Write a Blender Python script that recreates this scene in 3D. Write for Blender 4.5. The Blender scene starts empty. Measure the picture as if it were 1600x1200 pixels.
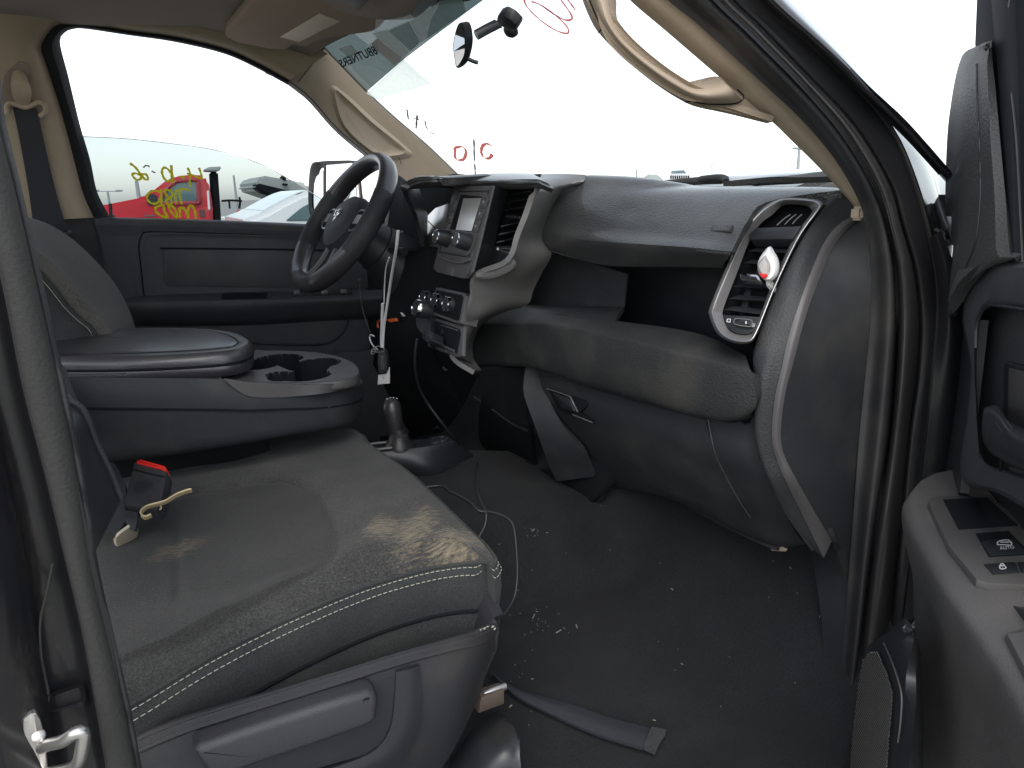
import bpy, bmesh, math, random
from mathutils import Vector, Matrix
random.seed(4)
SC = bpy.context.scene
# ------------------------------------------------------------------ camera
F = 1130.0
psi, pit, rol = math.radians(27), math.radians(15), math.radians(1.5)
CAM = Vector((0, -1.5, 1.6))
FW = Vector((math.cos(pit)*math.sin(psi), math.cos(pit)*math.cos(psi), -math.sin(pit)))
R0 = Vector((math.cos(psi), -math.sin(psi), 0)); U0 = R0.cross(FW)
RT = R0*math.cos(rol) - U0*math.sin(rol); UP = U0*math.cos(rol) + R0*math.sin(rol)
cam = bpy.data.cameras.new("camera"); co = bpy.data.objects.new("camera", cam)
SC.collection.objects.link(co)
cam.sensor_width = 36; cam.lens = F/1600*36; cam.clip_start = 0.02; cam.clip_end = 3000
M = Matrix.Identity(4)
for i in range(3):
    M[i][0] = RT[i]; M[i][1] = UP[i]; M[i][2] = -FW[i]; M[i][3] = CAM[i]
co.matrix_world = M
SC.camera = co
# ------------------------------------------------------------------ sky, sun, exposure
W = bpy.data.worlds.new("World"); SC.world = W; W.use_nodes = True
nt = W.node_tree; nt.nodes.clear()
sky = nt.nodes.new("ShaderNodeTexSky"); sky.sky_type = 'NISHITA'; sky.sun_disc = False
SUN_EL, SUN_AZ = math.radians(50), math.radians(212)      # azimuth clockwise from +Y
sky.sun_elevation = SUN_EL; sky.sun_rotation = SUN_AZ
sky.air_density = 1.1; sky.dust_density = 1.0; sky.ozone_density = 1.0
hs = nt.nodes.new("ShaderNodeHueSaturation"); hs.inputs['Saturation'].default_value = 0.32
bg = nt.nodes.new("ShaderNodeBackground"); bg.inputs['Strength'].default_value = 0.15
ow = nt.nodes.new("ShaderNodeOutputWorld")
nt.links.new(sky.outputs[0], hs.inputs['Color']); nt.links.new(hs.outputs[0], bg.inputs[0]); nt.links.new(bg.outputs[0], ow.inputs[0])
sl = bpy.data.lights.new("sun", 'SUN'); sl.energy = 1.1; sl.angle = math.radians(50); sl.color = (1, .96, .9)
so = bpy.data.objects.new("sun", sl); SC.collection.objects.link(so)
sd = Vector((math.sin(SUN_AZ)*math.cos(SUN_EL), math.cos(SUN_AZ)*math.cos(SUN_EL), math.sin(SUN_EL)))
so.rotation_euler = sd.to_track_quat('Z', 'Y').to_euler()
SC.view_settings.view_transform = 'Standard'; SC.view_settings.look = 'None'
SC.view_settings.exposure = 1.12; SC.view_settings.gamma = 1.0
try:
    SC.cycles.use_denoising = True
    SC.cycles.max_bounces = 10; SC.cycles.transparent_max_bounces = 16
    SC.cycles.caustics_reflective = False; SC.cycles.caustics_refractive = False
except Exception:
    pass
# ------------------------------------------------------------------ projection of measured pixels onto real planes
def ray(u, v):
    return FW + RT*((u-800)/F) - UP*((v-600)/F)
def at(u, v, X=None, Y=None, Z=None, pl=None):
    d = ray(u, v)
    if X is not None: t = (X-CAM.x)/d.x
    elif Y is not None: t = (Y-CAM.y)/d.y
    elif Z is not None: t = (Z-CAM.z)/d.z
    else: t = (pl[0]-CAM).dot(pl[1])/d.dot(pl[1])
    return CAM + d*t
def onX(x, *uv): return [at(u, v, X=x) for u, v in uv]
def onY(y, *uv): return [at(u, v, Y=y) for u, v in uv]
def onZ(z, *uv): return [at(u, v, Z=z) for u, v in uv]
def on(pl, *uv): return [at(u, v, pl=pl) for u, v in uv]
def mx(*t): return [at(u, v, X=x) for u, v, x in t]
def my(*t): return [at(u, v, Y=y) for u, v, y in t]
def mz(*t): return [at(u, v, Z=z) for u, v, z in t]
def pl3(a, b, c): return (Vector(a), (b-a).cross(c-a).normalized())
def shift(pl, d):
    n = pl[1]; s = 1 if (CAM-pl[0]).dot(n) > 0 else -1
    return (pl[0]+n*d*s, n)
# ------------------------------------------------------------------ materials
def mat(name, col, rough=.5, metal=0, spec=.5, grain=0, gscale=900, gtype='noise', vary=.15, vscale=6, dust=0, dustcol=(.30, .27, .22), coat=0, sheen=0, trans=0, emit=None, speck=0, coatr=.03, fine=0):
    m = bpy.data.materials.new(name); m.use_nodes = True
    n = m.node_tree.nodes; l = m.node_tree.links; b = n['Principled BSDF']
    b.inputs['Roughness'].default_value = rough; b.inputs['Metallic'].default_value = metal
    b.inputs['Specular IOR Level'].default_value = spec
    if coat: b.inputs['Coat Weight'].default_value = coat; b.inputs['Coat Roughness'].default_value = coatr
    if sheen: b.inputs['Sheen Weight'].default_value = sheen; b.inputs['Sheen Roughness'].default_value = .5
    tc = n.new('ShaderNodeTexCoord')
    def noise(scale, det=4):
        t = n.new('ShaderNodeTexNoise'); t.inputs['Scale'].default_value = scale; t.inputs['Detail'].default_value = det
        l.new(tc.outputs['Object'], t.inputs['Vector']); return t
    c = n.new('ShaderNodeMix'); c.data_type = 'RGBA'
    c.inputs[6].default_value = tuple(x*(1-vary) for x in col)+(1,); c.inputs[7].default_value = tuple(min(1, x*(1+vary)) for x in col)+(1,)
    l.new(noise(vscale).outputs[0], c.inputs[0]); out = c.outputs[2]
    if fine:
        fv = n.new('ShaderNodeTexNoise'); fv.inputs['Scale'].default_value = fine; fv.inputs['Detail'].default_value = 3; l.new(tc.outputs['Object'], fv.inputs['Vector'])
        fm = n.new('ShaderNodeMapRange'); fm.inputs[1].default_value = .3; fm.inputs[2].default_value = .7; fm.inputs[3].default_value = .35; fm.inputs[4].default_value = 1.65; l.new(fv.outputs[0], fm.inputs[0])
        fx = n.new('ShaderNodeMix'); fx.data_type = 'RGBA'; fx.blend_type = 'MULTIPLY'; fx.inputs[0].default_value = 1
        l.new(out, fx.inputs[6]); l.new(fm.outputs[0], fx.inputs[7]); out = fx.outputs[2]
    if dust:
        mp = n.new('ShaderNodeMapRange'); mp.inputs[1].default_value = .5; mp.inputs[2].default_value = .8; mp.inputs[4].default_value = dust
        l.new(noise(9, 8).outputs[0], mp.inputs[0])
        d = n.new('ShaderNodeMix'); d.data_type = 'RGBA'; d.inputs[7].default_value = dustcol+(1,)
        l.new(mp.outputs[0], d.inputs[0]); l.new(out, d.inputs[6]); out = d.outputs[2]
    if speck:
        vo = n.new('ShaderNodeTexNoise'); vo.inputs['Scale'].default_value = 260; vo.inputs['Detail'].default_value = 2
        l.new(tc.outputs['Object'], vo.inputs['Vector'])
        mp = n.new('ShaderNodeMapRange'); mp.inputs[1].default_value = .71; mp.inputs[2].default_value = .76; mp.inputs[4].default_value = speck
        l.new(vo.outputs[0], mp.inputs[0])
        d = n.new('ShaderNodeMix'); d.data_type = 'RGBA'; d.inputs[7].default_value = (.3, .28, .25, 1)
        l.new(mp.outputs[0], d.inputs[0]); l.new(out, d.inputs[6]); out = d.outputs[2]
    l.new(out, b.inputs['Base Color'])
    if rough > .12:
        rr = n.new('ShaderNodeMapRange'); rr.inputs[3].default_value = rough*.85; rr.inputs[4].default_value = min(1, rough*1.18)
        l.new(noise(14, 6).outputs[0], rr.inputs[0]); l.new(rr.outputs[0], b.inputs['Roughness'])
    if grain:
        if gtype == 'voronoi':
            g = n.new('ShaderNodeTexVoronoi'); g.inputs['Scale'].default_value = gscale; l.new(tc.outputs['Object'], g.inputs['Vector'])
        else: g = noise(gscale, 2)
        bp = n.new('ShaderNodeBump'); bp.inputs['Strength'].default_value = grain; bp.inputs['Distance'].default_value = .0022
        l.new(g.outputs[0], bp.inputs['Height']); l.new(bp.outputs[0], b.inputs['Normal'])
    if emit: b.inputs['Emission Color'].default_value = emit[:3]+(1,); b.inputs['Emission Strength'].default_value = emit[3]
    return m
def glassmat(name, tint, gloss=.06):
    m = bpy.data.materials.new(name); m.use_nodes = True
    n = m.node_tree.nodes; l = m.node_tree.links; n.clear()
    o = n.new('ShaderNodeOutputMaterial'); t = n.new('ShaderNodeBsdfTransparent'); g = n.new('ShaderNodeBsdfGlossy'); mx_ = n.new('ShaderNodeMixShader')
    t.inputs[0].default_value = tint+(1,); g.inputs['Roughness'].default_value = .01; g.inputs['Color'].default_value = (1, 1, 1, 1)
    fr = n.new('ShaderNodeFresnel'); fr.inputs[0].default_value = 1.3
    l.new(fr.outputs[0], mx_.inputs[0]); l.new(t.outputs[0], mx_.inputs[1]); l.new(g.outputs[0], mx_.inputs[2]); l.new(mx_.outputs[0], o.inputs[0])
    return m
def filmmat(name, col, alpha):
    m = mat(name, col, .5, vary=.25, vscale=40); b = m.node_tree.nodes['Principled BSDF']
    b.inputs['Alpha'].default_value = alpha; return m
BLK = (.026, .028, .032)
m_pl = mat('dark_plastic', (.024, .026, .030), .62, spec=.4, grain=.45, gscale=1100, dust=.10)
m_pls = mat('dark_smooth_plastic', (.019, .021, .025), .42, grain=.08, gscale=600, dust=.06)
m_pad = mat('grained_dash_skin', (.025, .0265, .028), .42, grain=.7, gscale=300, gtype='voronoi', dust=.12, spec=.6, sheen=.06, coat=.6, coatr=.16)
m_pad2 = mat('grained_lower_skin', (.027, .0285, .0295), .56, grain=.4, gscale=300, gtype='voronoi', dust=.12, spec=.35)
m_lea = mat('grained_dark_leather', (.028, .030, .033), .55, spec=.35, grain=.28, gscale=330, gtype='voronoi', dust=.08)
m_lid = mat('armrest_vinyl', (.034, .032, .037), .36, coat=.6, coatr=.22, grain=.25, gscale=500, gtype='voronoi', dust=.05)
m_door = mat('door_plastic', (.042, .044, .050), .55, grain=.5, gscale=800, dust=.12)
m_grey = mat('satin_grey_trim', (.13, .125, .123), .38, spec=.6, coat=.5, coatr=.25, grain=.12, gscale=1500, dust=.10)
m_stack = mat('stack_grey_plastic', (.078, .074, .077), .45, grain=.1, gscale=900, dust=.06)
m_silver = mat('silver_trim', (.42, .42, .43), .30, metal=.85)
m_bezel = mat('vent_bezel_grey', (.16, .155, .158), .40, metal=.2, dust=.05)
m_chrome = mat('chrome', (.75, .75, .76), .12, metal=1)
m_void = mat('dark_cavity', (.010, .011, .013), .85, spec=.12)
m_rub = mat('black_rubber_seal', (.028, .028, .031), .42, grain=.15, gscale=300, dust=.12, spec=.5)
m_rub2 = mat('dusty_rubber_seal', (.029, .029, .028), .6, spec=.3, grain=.25, gscale=260, dust=.15, dustcol=(.2, .19, .17))
m_paint = mat('black_body_paint', (.010, .010, .012), .16, coat=1, dust=.10, vary=.05)
m_jamb = mat('black_jamb_paint', (.010, .010, .012), .36, spec=.4, coat=.2, coatr=.1, dust=.05, dustcol=(.16, .15, .14))
m_beige = mat('beige_pillar_trim', (.40, .32, .24), .6, grain=.3, gscale=900, dust=.12, dustcol=(.2, .17, .13))
m_head = mat('headliner_cloth', (.28, .225, .195), .9, grain=.6, gscale=900, sheen=.2, vary=.1)
m_visor = mat('sun_visor_vinyl', (.42, .325, .26), .8, grain=.5, gscale=700, vary=.08)
m_label = mat('visor_label', (.80, .70, .58), .5, vary=.06, vscale=300)
m_fab = mat('seat_fabric', (.027, .027, .0265), .95, grain=1.0, gscale=650, fine=340, sheen=.10, vary=.22, vscale=18, dust=.12, dustcol=(.12, .115, .105), speck=.35)
m_fab2 = mat('seat_side_fabric', (.022, .025, .026), .85, grain=.6, gscale=700, fine=500, sheen=.08, dust=.15, dustcol=(.14, .13, .11))
m_tray = mat('tray_grey_plastic', (.058, .056, .058), .45, grain=.1, gscale=900, dust=.08)
m_sail = mat('sail_cover_plastic', (.045, .047, .048), .55, grain=.3, gscale=330, gtype='voronoi', dust=.1, spec=.35)
m_val = mat('seat_base_plastic', (.030, .030, .034), .5, grain=.4, gscale=700, dust=.1)
m_lens2 = mat('overhead_display_lens', (.012, .015, .024), .35, spec=.3)
m_rub3 = mat('matt_window_rubber', (.020, .022, .026), .8, spec=.15)
m_seal = mat('glossy_outer_seal', (.05, .048, .05), .3, spec=.6, dust=.12, dustcol=(.2, .19, .18))
m_fabd = mat('driver_seat_fabric', (.070, .066, .060), .95, grain=.6, gscale=900, sheen=.2, fine=500)
m_carp = mat('black_carpet', (.0062, .0072, .0092), 1.0, grain=.45, gscale=400, fine=300, sheen=.02, vary=.45, vscale=11, dust=.06, dustcol=(.07, .07, .068), speck=.05)
m_web = mat('seat_belt_webbing', (.022, .024, .032), .7, grain=.6, gscale=700)
m_thread = mat('pale_thread', (.34, .33, .29), .8)
m_white = mat('white_plastic', (.72, .72, .72), .35)
m_paper = mat('white_paper', (.75, .74, .74), .8)
m_red = mat('red_plastic', (.72, .025, .02), .35)
m_tan = mat('tan_elastic', (.60, .47, .28), .7)
m_cream = mat('cream_plastic', (.46, .41, .32), .45)
m_orange = mat('orange_plastic', (.65, .12, .02), .5)
m_cable = mat('dark_cable', (.035, .036, .04), .4)
m_screen = mat('glossy_screen', (.88, .85, .83), .34, metal=.8, coat=.4, vary=.05)
m_gl = glassmat('window_glass', (.45, .50, .515))
m_ws = glassmat('windscreen_glass', (.93, .96, .95))
m_band = glassmat('shade_band_glass', (.075, .092, .09))
m_dglass = mat('dark_tinted_glass', (.012, .018, .018), .05, coat=1)
m_mir = mat('mirror_silver', (.9, .9, .9), .02, metal=1, vary=0)
def paintmat(name, col, clear=0.0):
    """thin paint or paper on glass: scatters light from both sides"""
    m = bpy.data.materials.new(name); m.use_nodes = True
    n = m.node_tree.nodes; l = m.node_tree.links; n.clear()
    o = n.new('ShaderNodeOutputMaterial'); t = n.new('ShaderNodeBsdfTranslucent'); d = n.new('ShaderNodeBsdfDiffuse'); a = n.new('ShaderNodeMixShader'); b = n.new('ShaderNodeMixShader'); tr = n.new('ShaderNodeBsdfTransparent')
    tc = n.new('ShaderNodeTexCoord'); no = n.new('ShaderNodeTexNoise'); no.inputs['Scale'].default_value = 70; no.inputs['Detail'].default_value = 6
    mc = n.new('ShaderNodeMix'); mc.data_type = 'RGBA'; mc.inputs[6].default_value = tuple(c*.8 for c in col)+(1,); mc.inputs[7].default_value = tuple(min(1, c*1.1) for c in col)+(1,)
    l.new(tc.outputs['Object'], no.inputs['Vector']); l.new(no.outputs[0], mc.inputs[0]); l.new(mc.outputs[2], t.inputs[0]); l.new(mc.outputs[2], d.inputs[0])
    a.inputs[0].default_value = .35; l.new(t.outputs[0], a.inputs[1]); l.new(d.outputs[0], a.inputs[2])
    b.inputs[0].default_value = clear; l.new(a.outputs[0], b.inputs[1]); l.new(tr.outputs[0], b.inputs[2]); l.new(b.outputs[0], o.inputs[0])
    return m
m_yel = paintmat('yellow_paint_marker', (.98, .80, .03)); m_pink = paintmat('red_paint_marker', (.66, .17, .16), 0)
m_ink = paintmat('dark_marker', (.10, .08, .09), 0); m_greyink = paintmat('grey_marker', (.22, .24, .24), 0)
m_print = mat('white_print', (.65, .65, .65), .5)
m_metal = mat('bare_steel', (.55, .54, .52), .32, metal=.9, dust=.2, dustcol=(.25, .2, .15))
m_truckred = mat('red_truck_paint', (.52, .022, .035), .25, coat=.6, vary=.06)
m_carwhite = mat('white_car_paint', (.80, .80, .80), .25, coat=.5, vary=.04)
m_carglass = mat('car_window_glass', (.10, .16, .17), .08, coat=.6)
m_deck = mat('grey_deck_steel', (.30, .32, .31), .5, dust=.3)
m_tyre = mat('tyre_rubber', (.02, .02, .02), .8)
m_post = mat('galvanised_post', (.30, .32, .33), .5)
# ------------------------------------------------------------------ mesh tools
def link(o): SC.collection.objects.link(o); return o
def setp(o, parent):
    if parent is not None:
        o.parent = parent; o.matrix_parent_inverse = PINV[parent.name]
PINV = {}
def empty(name, loc, parent=None, label=None, cat=None, group=None):
    o = link(bpy.data.objects.new(name, None)); o.empty_display_size = .05
    setp(o, parent); o.location = loc
    PINV[o.name] = Matrix.Translation(-Vector(loc)) @ (Matrix.Identity(4) if parent is None else Matrix.Identity(4))
    if label: o['label'] = label
    if cat: o['category'] = cat
    if group: o['group'] = group
    return o
def part(name, parent, label=None):
    """an Empty that carries sub-parts (kept at the world origin of its thing)"""
    o = link(bpy.data.objects.new(name, None)); setp(o, parent); o.empty_display_size = .03
    PINV[o.name] = Matrix.Identity(4)
    if label: o['label'] = label
    return o
def mesh(name, vs, fs, m, parent=None, smooth=True, ang=38, label=None, fix=True):
    me = bpy.data.meshes.new(name)
    me.from_pydata([tuple(v) for v in vs], [], fs); me.validate()
    if fix:
        bm = bmesh.new(); bm.from_mesh(me); bmesh.ops.recalc_face_normals(bm, faces=bm.faces); bm.to_mesh(me); bm.free()
    if smooth:
        me.polygons.foreach_set('use_smooth', [True]*len(me.polygons)); me.set_sharp_from_angle(angle=math.radians(ang))
    me.materials.append(m)
    o = link(bpy.data.objects.new(name, me)); setp(o, parent)
    PINV[o.name] = Matrix.Identity(4)
    if label: o['label'] = label
    return o
def crp(p0, p1, p2, p3, t):
    return .5*((2*p1)+(p2-p0)*t+(2*p0-5*p1+4*p2-p3)*t*t+(3*p1-p0-3*p2+p3)*t**3)
def cr(pts, n, closed=False, lin=False):
    """resample by arc length along a Catmull-Rom (or straight) line"""
    pts = [Vector(p) for p in pts]; k = len(pts); fine = []
    segs = k if closed else k-1
    for i in range(segs):
        a, b = pts[i], pts[(i+1) % k]
        p0 = pts[i-1] if (closed or i > 0) else a*2-b
        p3 = pts[(i+2) % k] if (closed or i+2 < k) else b*2-a
        for j in range(12):
            t = j/12; fine.append(a.lerp(b, t) if lin else crp(p0, a, b, p3, t))
    fine.append(pts[0].copy() if closed else pts[-1].copy())
    L = [0]
    for a, b in zip(fine, fine[1:]): L.append(L[-1]+(b-a).length)
    out = []; j = 0; cnt = n if closed else n-1
    for i in range(n):
        s = L[-1]*i/cnt
        while j < len(L)-2 and L[j+1] < s: j += 1
        d = L[j+1]-L[j]; out.append(fine[j].lerp(fine[j+1], 0 if d == 0 else min(1, (s-L[j])/d)))
    return out
def solid(rows, thick, away=None, closed=False):
    """grid of rows -> closed thin solid; back offset away from the camera side (or along away)"""
    nr, nc = len(rows), len(rows[0]); N = [[None]*nc for _ in range(nr)]; tot = 0
    for i in range(nr):
        for j in range(nc):
            a = rows[min(i+1, nr-1)][j]-rows[max(i-1, 0)][j]
            if closed: b = rows[i][(j+1) % nc]-rows[i][j-1]
            else: b = rows[i][min(j+1, nc-1)]-rows[i][max(j-1, 0)]
            n = a.cross(b); n = n.normalized() if n.length > 1e-12 else Vector((0, 0, 0)); N[i][j] = n
            tot += n.dot((away if away is not None else rows[i][j]-CAM))
    s = 1 if tot > 0 else -1
    vs = [p for r in rows for p in r]+[rows[i][j]+N[i][j]*s*thick for i in range(nr) for j in range(nc)]
    o = nr*nc; fs = []; cc = nc if closed else nc-1
    for i in range(nr-1):
        for j in range(cc):
            k = (j+1) % nc
            q = (i*nc+j, i*nc+k, (i+1)*nc+k, (i+1)*nc+j); fs.append(q); fs.append(tuple(x+o for x in q[::-1]))
    for j in range(cc):
        k = (j+1) % nc
        fs.append((j, k, o+k, o+j)); b = (nr-1)*nc; fs.append((b+j, b+k, o+b+k, o+b+j))
    if not closed:
        for i in range(nr-1):
            a, b = i*nc, (i+1)*nc
            fs.append((a, b, o+b, o+a)); a += nc-1; b += nc-1; fs.append((a, b, o+b, o+a))
    return vs, fs
def patch(name, lines, m, parent=None, nu=20, nv=4, thick=.008, lin=False, linv=False, away=None, ang=38, label=None, closed=False):
    ls = [cr(l, nu, closed, lin) for l in lines]
    if nv > 1 and len(ls) > 1:
        nrow = (len(ls)-1)*nv+1; cols = []
        for j in range(nu):
            p = [l[j] for l in ls]; c = []
            for i in range(len(p)-1):
                p0 = p[i-1] if i > 0 else p[i]*2-p[i+1]; p3 = p[i+2] if i+2 < len(p) else p[i+1]*2-p[i]
                for k in range(nv):
                    t = k/nv; c.append(p[i].lerp(p[i+1], t) if linv else crp(p0, p[i], p[i+1], p3, t))
            c.append(p[-1]); cols.append(c)
        ls = [[cols[j][i] for j in range(nu)] for i in range(nrow)]
    vs, fs = solid(ls, thick, away, closed)
    return mesh(name, vs, fs, m, parent, ang=ang, label=label)
def rnd(pts, r=.25, n=4):
    """round polygon corners (fraction of the shorter edge)"""
    out = []; k = len(pts); pts = [Vector(p) for p in pts]
    for i in range(k):
        p, a, b = pts[i], pts[i-1], pts[(i+1) % k]
        d = min((a-p).length, (b-p).length)*r
        s, e = p+(a-p).normalized()*d, p+(b-p).normalized()*d
        for j in range(n+1):
            t = j/n; out.append(s*(1-t)**2+p*2*t*(1-t)+e*t*t)
    return out
def plate(name, pts, depth, m, parent=None, bev=.0015, r=0, rn=4, label=None, front=0, seg=2, nrm=None):
    """solid plate: outline on its plane, extruded away from the camera, front edge bevelled; front lifts it towards the viewer"""
    pts = [Vector(p) for p in pts]
    if r: pts = rnd(pts, r, rn)
    n = Vector((0, 0, 0))
    for a, b in zip(pts, pts[1:]+pts[:1]): n += (a-pts[0]).cross(b-pts[0])
    n.normalize(); c = sum(pts, Vector())/len(pts)
    if nrm is not None:
        if n.dot(nrm) < 0: n = -n
    elif n.dot(CAM-c) < 0: n = -n
    k = len(pts); rings = []
    cb = min(bev, depth*.45)
    def inset(d):
        o = []
        for i in range(k):
            e1 = (pts[i]-pts[i-1]); e2 = (pts[(i+1) % k]-pts[i])
            e1 = e1.normalized() if e1.length > 1e-9 else e1; e2 = e2.normalized() if e2.length > 1e-9 else e2
            t = e1+e2; t = t.normalized() if t.length > 1e-6 else e2
            q = n.cross(t)
            o.append(pts[i]+q*d*SGN)
        return o
    area = Vector((0, 0, 0))
    for a, b in zip(pts, pts[1:]+pts[:1]): area += (a-c).cross(b-c)
    SGN = 1 if area.dot(n) > 0 else -1
    rings.append([p-n*depth for p in pts])
    if cb > 0:
        for s in range(seg+1):
            t = s/seg*math.pi/2; q = inset(cb*(1-math.cos(t)))
            rings.append([p-n*(cb*(1-math.sin(t))) for p in q])
    else: rings.append(pts)
    vs = [p+n*front for rg in rings for p in rg]; fs = [tuple(range(k))]
    for i in range(len(rings)-1):
        for j in range(k):
            q = (j+1) % k; fs.append((i*k+j, i*k+q, (i+1)*k+q, (i+1)*k+j))
    fs.append(tuple((len(rings)-1)*k+j for j in range(k)))
    return mesh(name, vs, fs, m, parent, label=label)
def ring(name, loops, m, parent=None, k=6, closed_back=False, label=None, lin=False, ang=38):
    """closed loops with the same number of control points, skinned one to the next"""
    ls = []
    for l in loops:
        l = [Vector(p) for p in l]; q = []; n = len(l)
        for i in range(n):
            for j in range(k):
                t = j/k
                q.append(l[i].lerp(l[(i+1) % n], t) if lin else crp(l[i-1], l[i], l[(i+1) % n], l[(i+2) % n], t))
        ls.append(q)
    n = len(ls[0]); vs = [p for l in ls for p in l]; fs = []
    for i in range(len(ls)-1):
        for j in range(n):
            q = (j+1) % n; fs.append((i*n+j, i*n+q, (i+1)*n+q, (i+1)*n+j))
    if closed_back: fs.append(tuple((len(ls)-1)*n+j for j in range(n)))
    return mesh(name, vs, fs, m, parent, label=label, ang=ang)
def tube(name, pts, rad, m, parent=None, n=40, seg=8, closed=False, lin=False, label=None, flat=None, up=Vector((0, 0, 1))):
    p = cr(pts, n, closed, lin); vs = []; fs = []
    prev = None
    for i in range(n):
        t = (p[(i+1) % n] if (closed or i+1 < n) else p[i])-(p[i-1] if (closed or i > 0) else p[i])
        t = t.normalized() if t.length > 1e-9 else Vector((0, 0, 1))
        a = t.cross(up if prev is None else prev[1])
        if a.length < 1e-4: a = t.cross(Vector((1, 0, 0)))
        a.normalize(); b = a.cross(t).normalized(); prev = (a, b)
        r = rad(i/(n-1)) if callable(rad) else rad
        for j in range(seg):
            th = 2*math.pi*j/seg
            vs.append(p[i]+a*math.cos(th)*r+b*math.sin(th)*r*(flat if flat else 1))
    for i in range(n if closed else n-1):
        k = (i+1) % n
        for j in range(seg):
            q = (j+1) % seg; fs.append((i*seg+j, i*seg+q, k*seg+q, k*seg+j))
    if not closed:
        fs.append(tuple(range(seg))); fs.append(tuple((n-1)*seg+j for j in range(seg)))
    return mesh(name, vs, fs, m, parent, label=label, ang=60)
def lathe(name, o, ax, prof, m, parent=None, seg=24, label=None, ang=38, sx=1.0, cap=True):
    ax = ax.normalized(); e1 = ax.cross(Vector((0, 0, 1)));
    if e1.length < 1e-3: e1 = Vector((1, 0, 0))
    e1.normalize(); e2 = ax.cross(e1); vs = []; fs = []
    for h, r in prof:
        for j in range(seg):
            th = 2*math.pi*j/seg; vs.append(o+ax*h+(e1*math.cos(th)*sx+e2*math.sin(th))*r)
    for i in range(len(prof)-1):
        for j in range(seg):
            q = (j+1) % seg; fs.append((i*seg+j, i*seg+q, (i+1)*seg+q, (i+1)*seg+j))
    if cap: fs.append(tuple(range(seg))); fs.append(tuple((len(prof)-1)*seg+j for j in range(seg)))
    return mesh(name, vs, fs, m, parent, label=label, ang=ang)
def box(name, c, s, m, parent=None, bev=.004, ax=None, label=None):
    bm = bmesh.new(); bmesh.ops.create_cube(bm, size=1)
    for v in bm.verts: v.co = Vector((v.co.x*s[0], v.co.y*s[1], v.co.z*s[2]))
    if bev: bmesh.ops.bevel(bm, geom=bm.edges[:], offset=min(bev, min(s)*.45), segments=2, affect='EDGES')
    A = ax if ax else Matrix.Identity(3)
    vs = [Vector(c)+A @ v.co for v in bm.verts]; bm.verts.index_update(); fs = [tuple(v.index for v in f.verts) for f in bm.faces]; bm.free()
    return mesh(name, vs, fs, m, parent, label=label)
def axes(x, z):
    x = x.normalized(); y = z.cross(x).normalized(); z = x.cross(y).normalized()
    return Matrix((x, y, z)).transposed()
_dg = None
def text(name, s, quad, pl, m, parent, mirror=False, lift=.0008, bold=0):
    """flat print: the string mapped into a measured quad (TL, TR, BR, BL) on a plane"""
    cu = bpy.data.curves.new('t', 'FONT'); cu.body = s; cu.offset = bold; cu.resolution_u = 3
    ob = bpy.data.objects.new('t', cu); link(ob)
    me = ob.evaluated_get(bpy.context.evaluated_depsgraph_get()).to_mesh()
    co_ = [v.co.copy() for v in me.vertices]; fs = [tuple(p.vertices) for p in me.polygons]
    bpy.data.objects.remove(ob)
    x0 = min(c.x for c in co_); x1 = max(c.x for c in co_); y0 = min(c.y for c in co_); y1 = max(c.y for c in co_)
    P = shift(pl, lift); vs = []
    for c in co_:
        a = (c.x-x0)/(x1-x0); b = 1-(c.y-y0)/(y1-y0)
        if mirror: a = 1-a
        q = [(1-a)*(1-b), a*(1-b), a*b, (1-a)*b]
        vs.append(at(sum(w*p[0] for w, p in zip(q, quad)), sum(w*p[1] for w, p in zip(q, quad)), pl=P))
    return mesh(name, vs, fs, m, parent, smooth=False, fix=False)
def strokes(name, lines, pl, rad, m, parent, lift=.001, label=None):
    """brush strokes on a pane: each stroke a flat ribbon, joined into one piece of writing"""
    P = shift(pl, lift); vs = []; fs = []; nrm = P[1]
    for ln in lines:
        pts = cr([at(u, v, pl=P) for u, v in ln], max(6, 5*len(ln)))
        b0 = len(vs)
        for i, p in enumerate(pts):
            t = pts[min(i+1, len(pts)-1)]-pts[max(i-1, 0)]
            if t.length < 1e-9: t = Vector((0, 0, 1))
            a = t.cross(nrm).normalized()*rad*(.75+.5*random.random()*.5+.15*math.sin(i*.9))
            for q in (p-a, p-a*.5+nrm*.0003, p+a*.5+nrm*.0003, p+a): vs.append(q)
        for i in range(len(pts)-1):
            for j in range(3): fs.append((b0+i*4+j, b0+i*4+j+1, b0+i*4+4+j+1, b0+i*4+4+j))
    return mesh(name, vs, fs, m, parent, fix=False, label=label)
def copy_tree(o, parent=None):
    c = o.copy(); link(c)
    if parent is not None: c.parent = parent
    for ch in [x for x in SC.objects if x.parent is o]: copy_tree(ch, c)
    return c
# ================================================================== THE YARD
m_ground = mat('gravel_yard', (.34, .33, .31), .95, grain=1, gscale=40, vary=.3, vscale=.8)
g = mesh('ground', [(-400, -400, 0), (400, -400, 0), (400, 400, 0), (-400, 400, 0)], [(0, 1, 2, 3)], m_ground, smooth=False); g['kind'] = 'structure'
m_grass = mat('short_grass', (.075, .13, .022), .9, vary=.5, vscale=5)
g = mesh('grass_verge', [(-14, -14, .004), (-.9, -14, .004), (-.9, -3.2, .004), (-14, -3.2, .004)], [(0, 1, 2, 3)], m_grass, smooth=False); g['kind'] = 'structure'
# ================================================================== THE PICKUP
T = empty('pickup_truck', (.4, 0, 0), None, 'black pickup truck seen into its dusty cab through the open passenger door', 'pickup truck')
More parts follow.
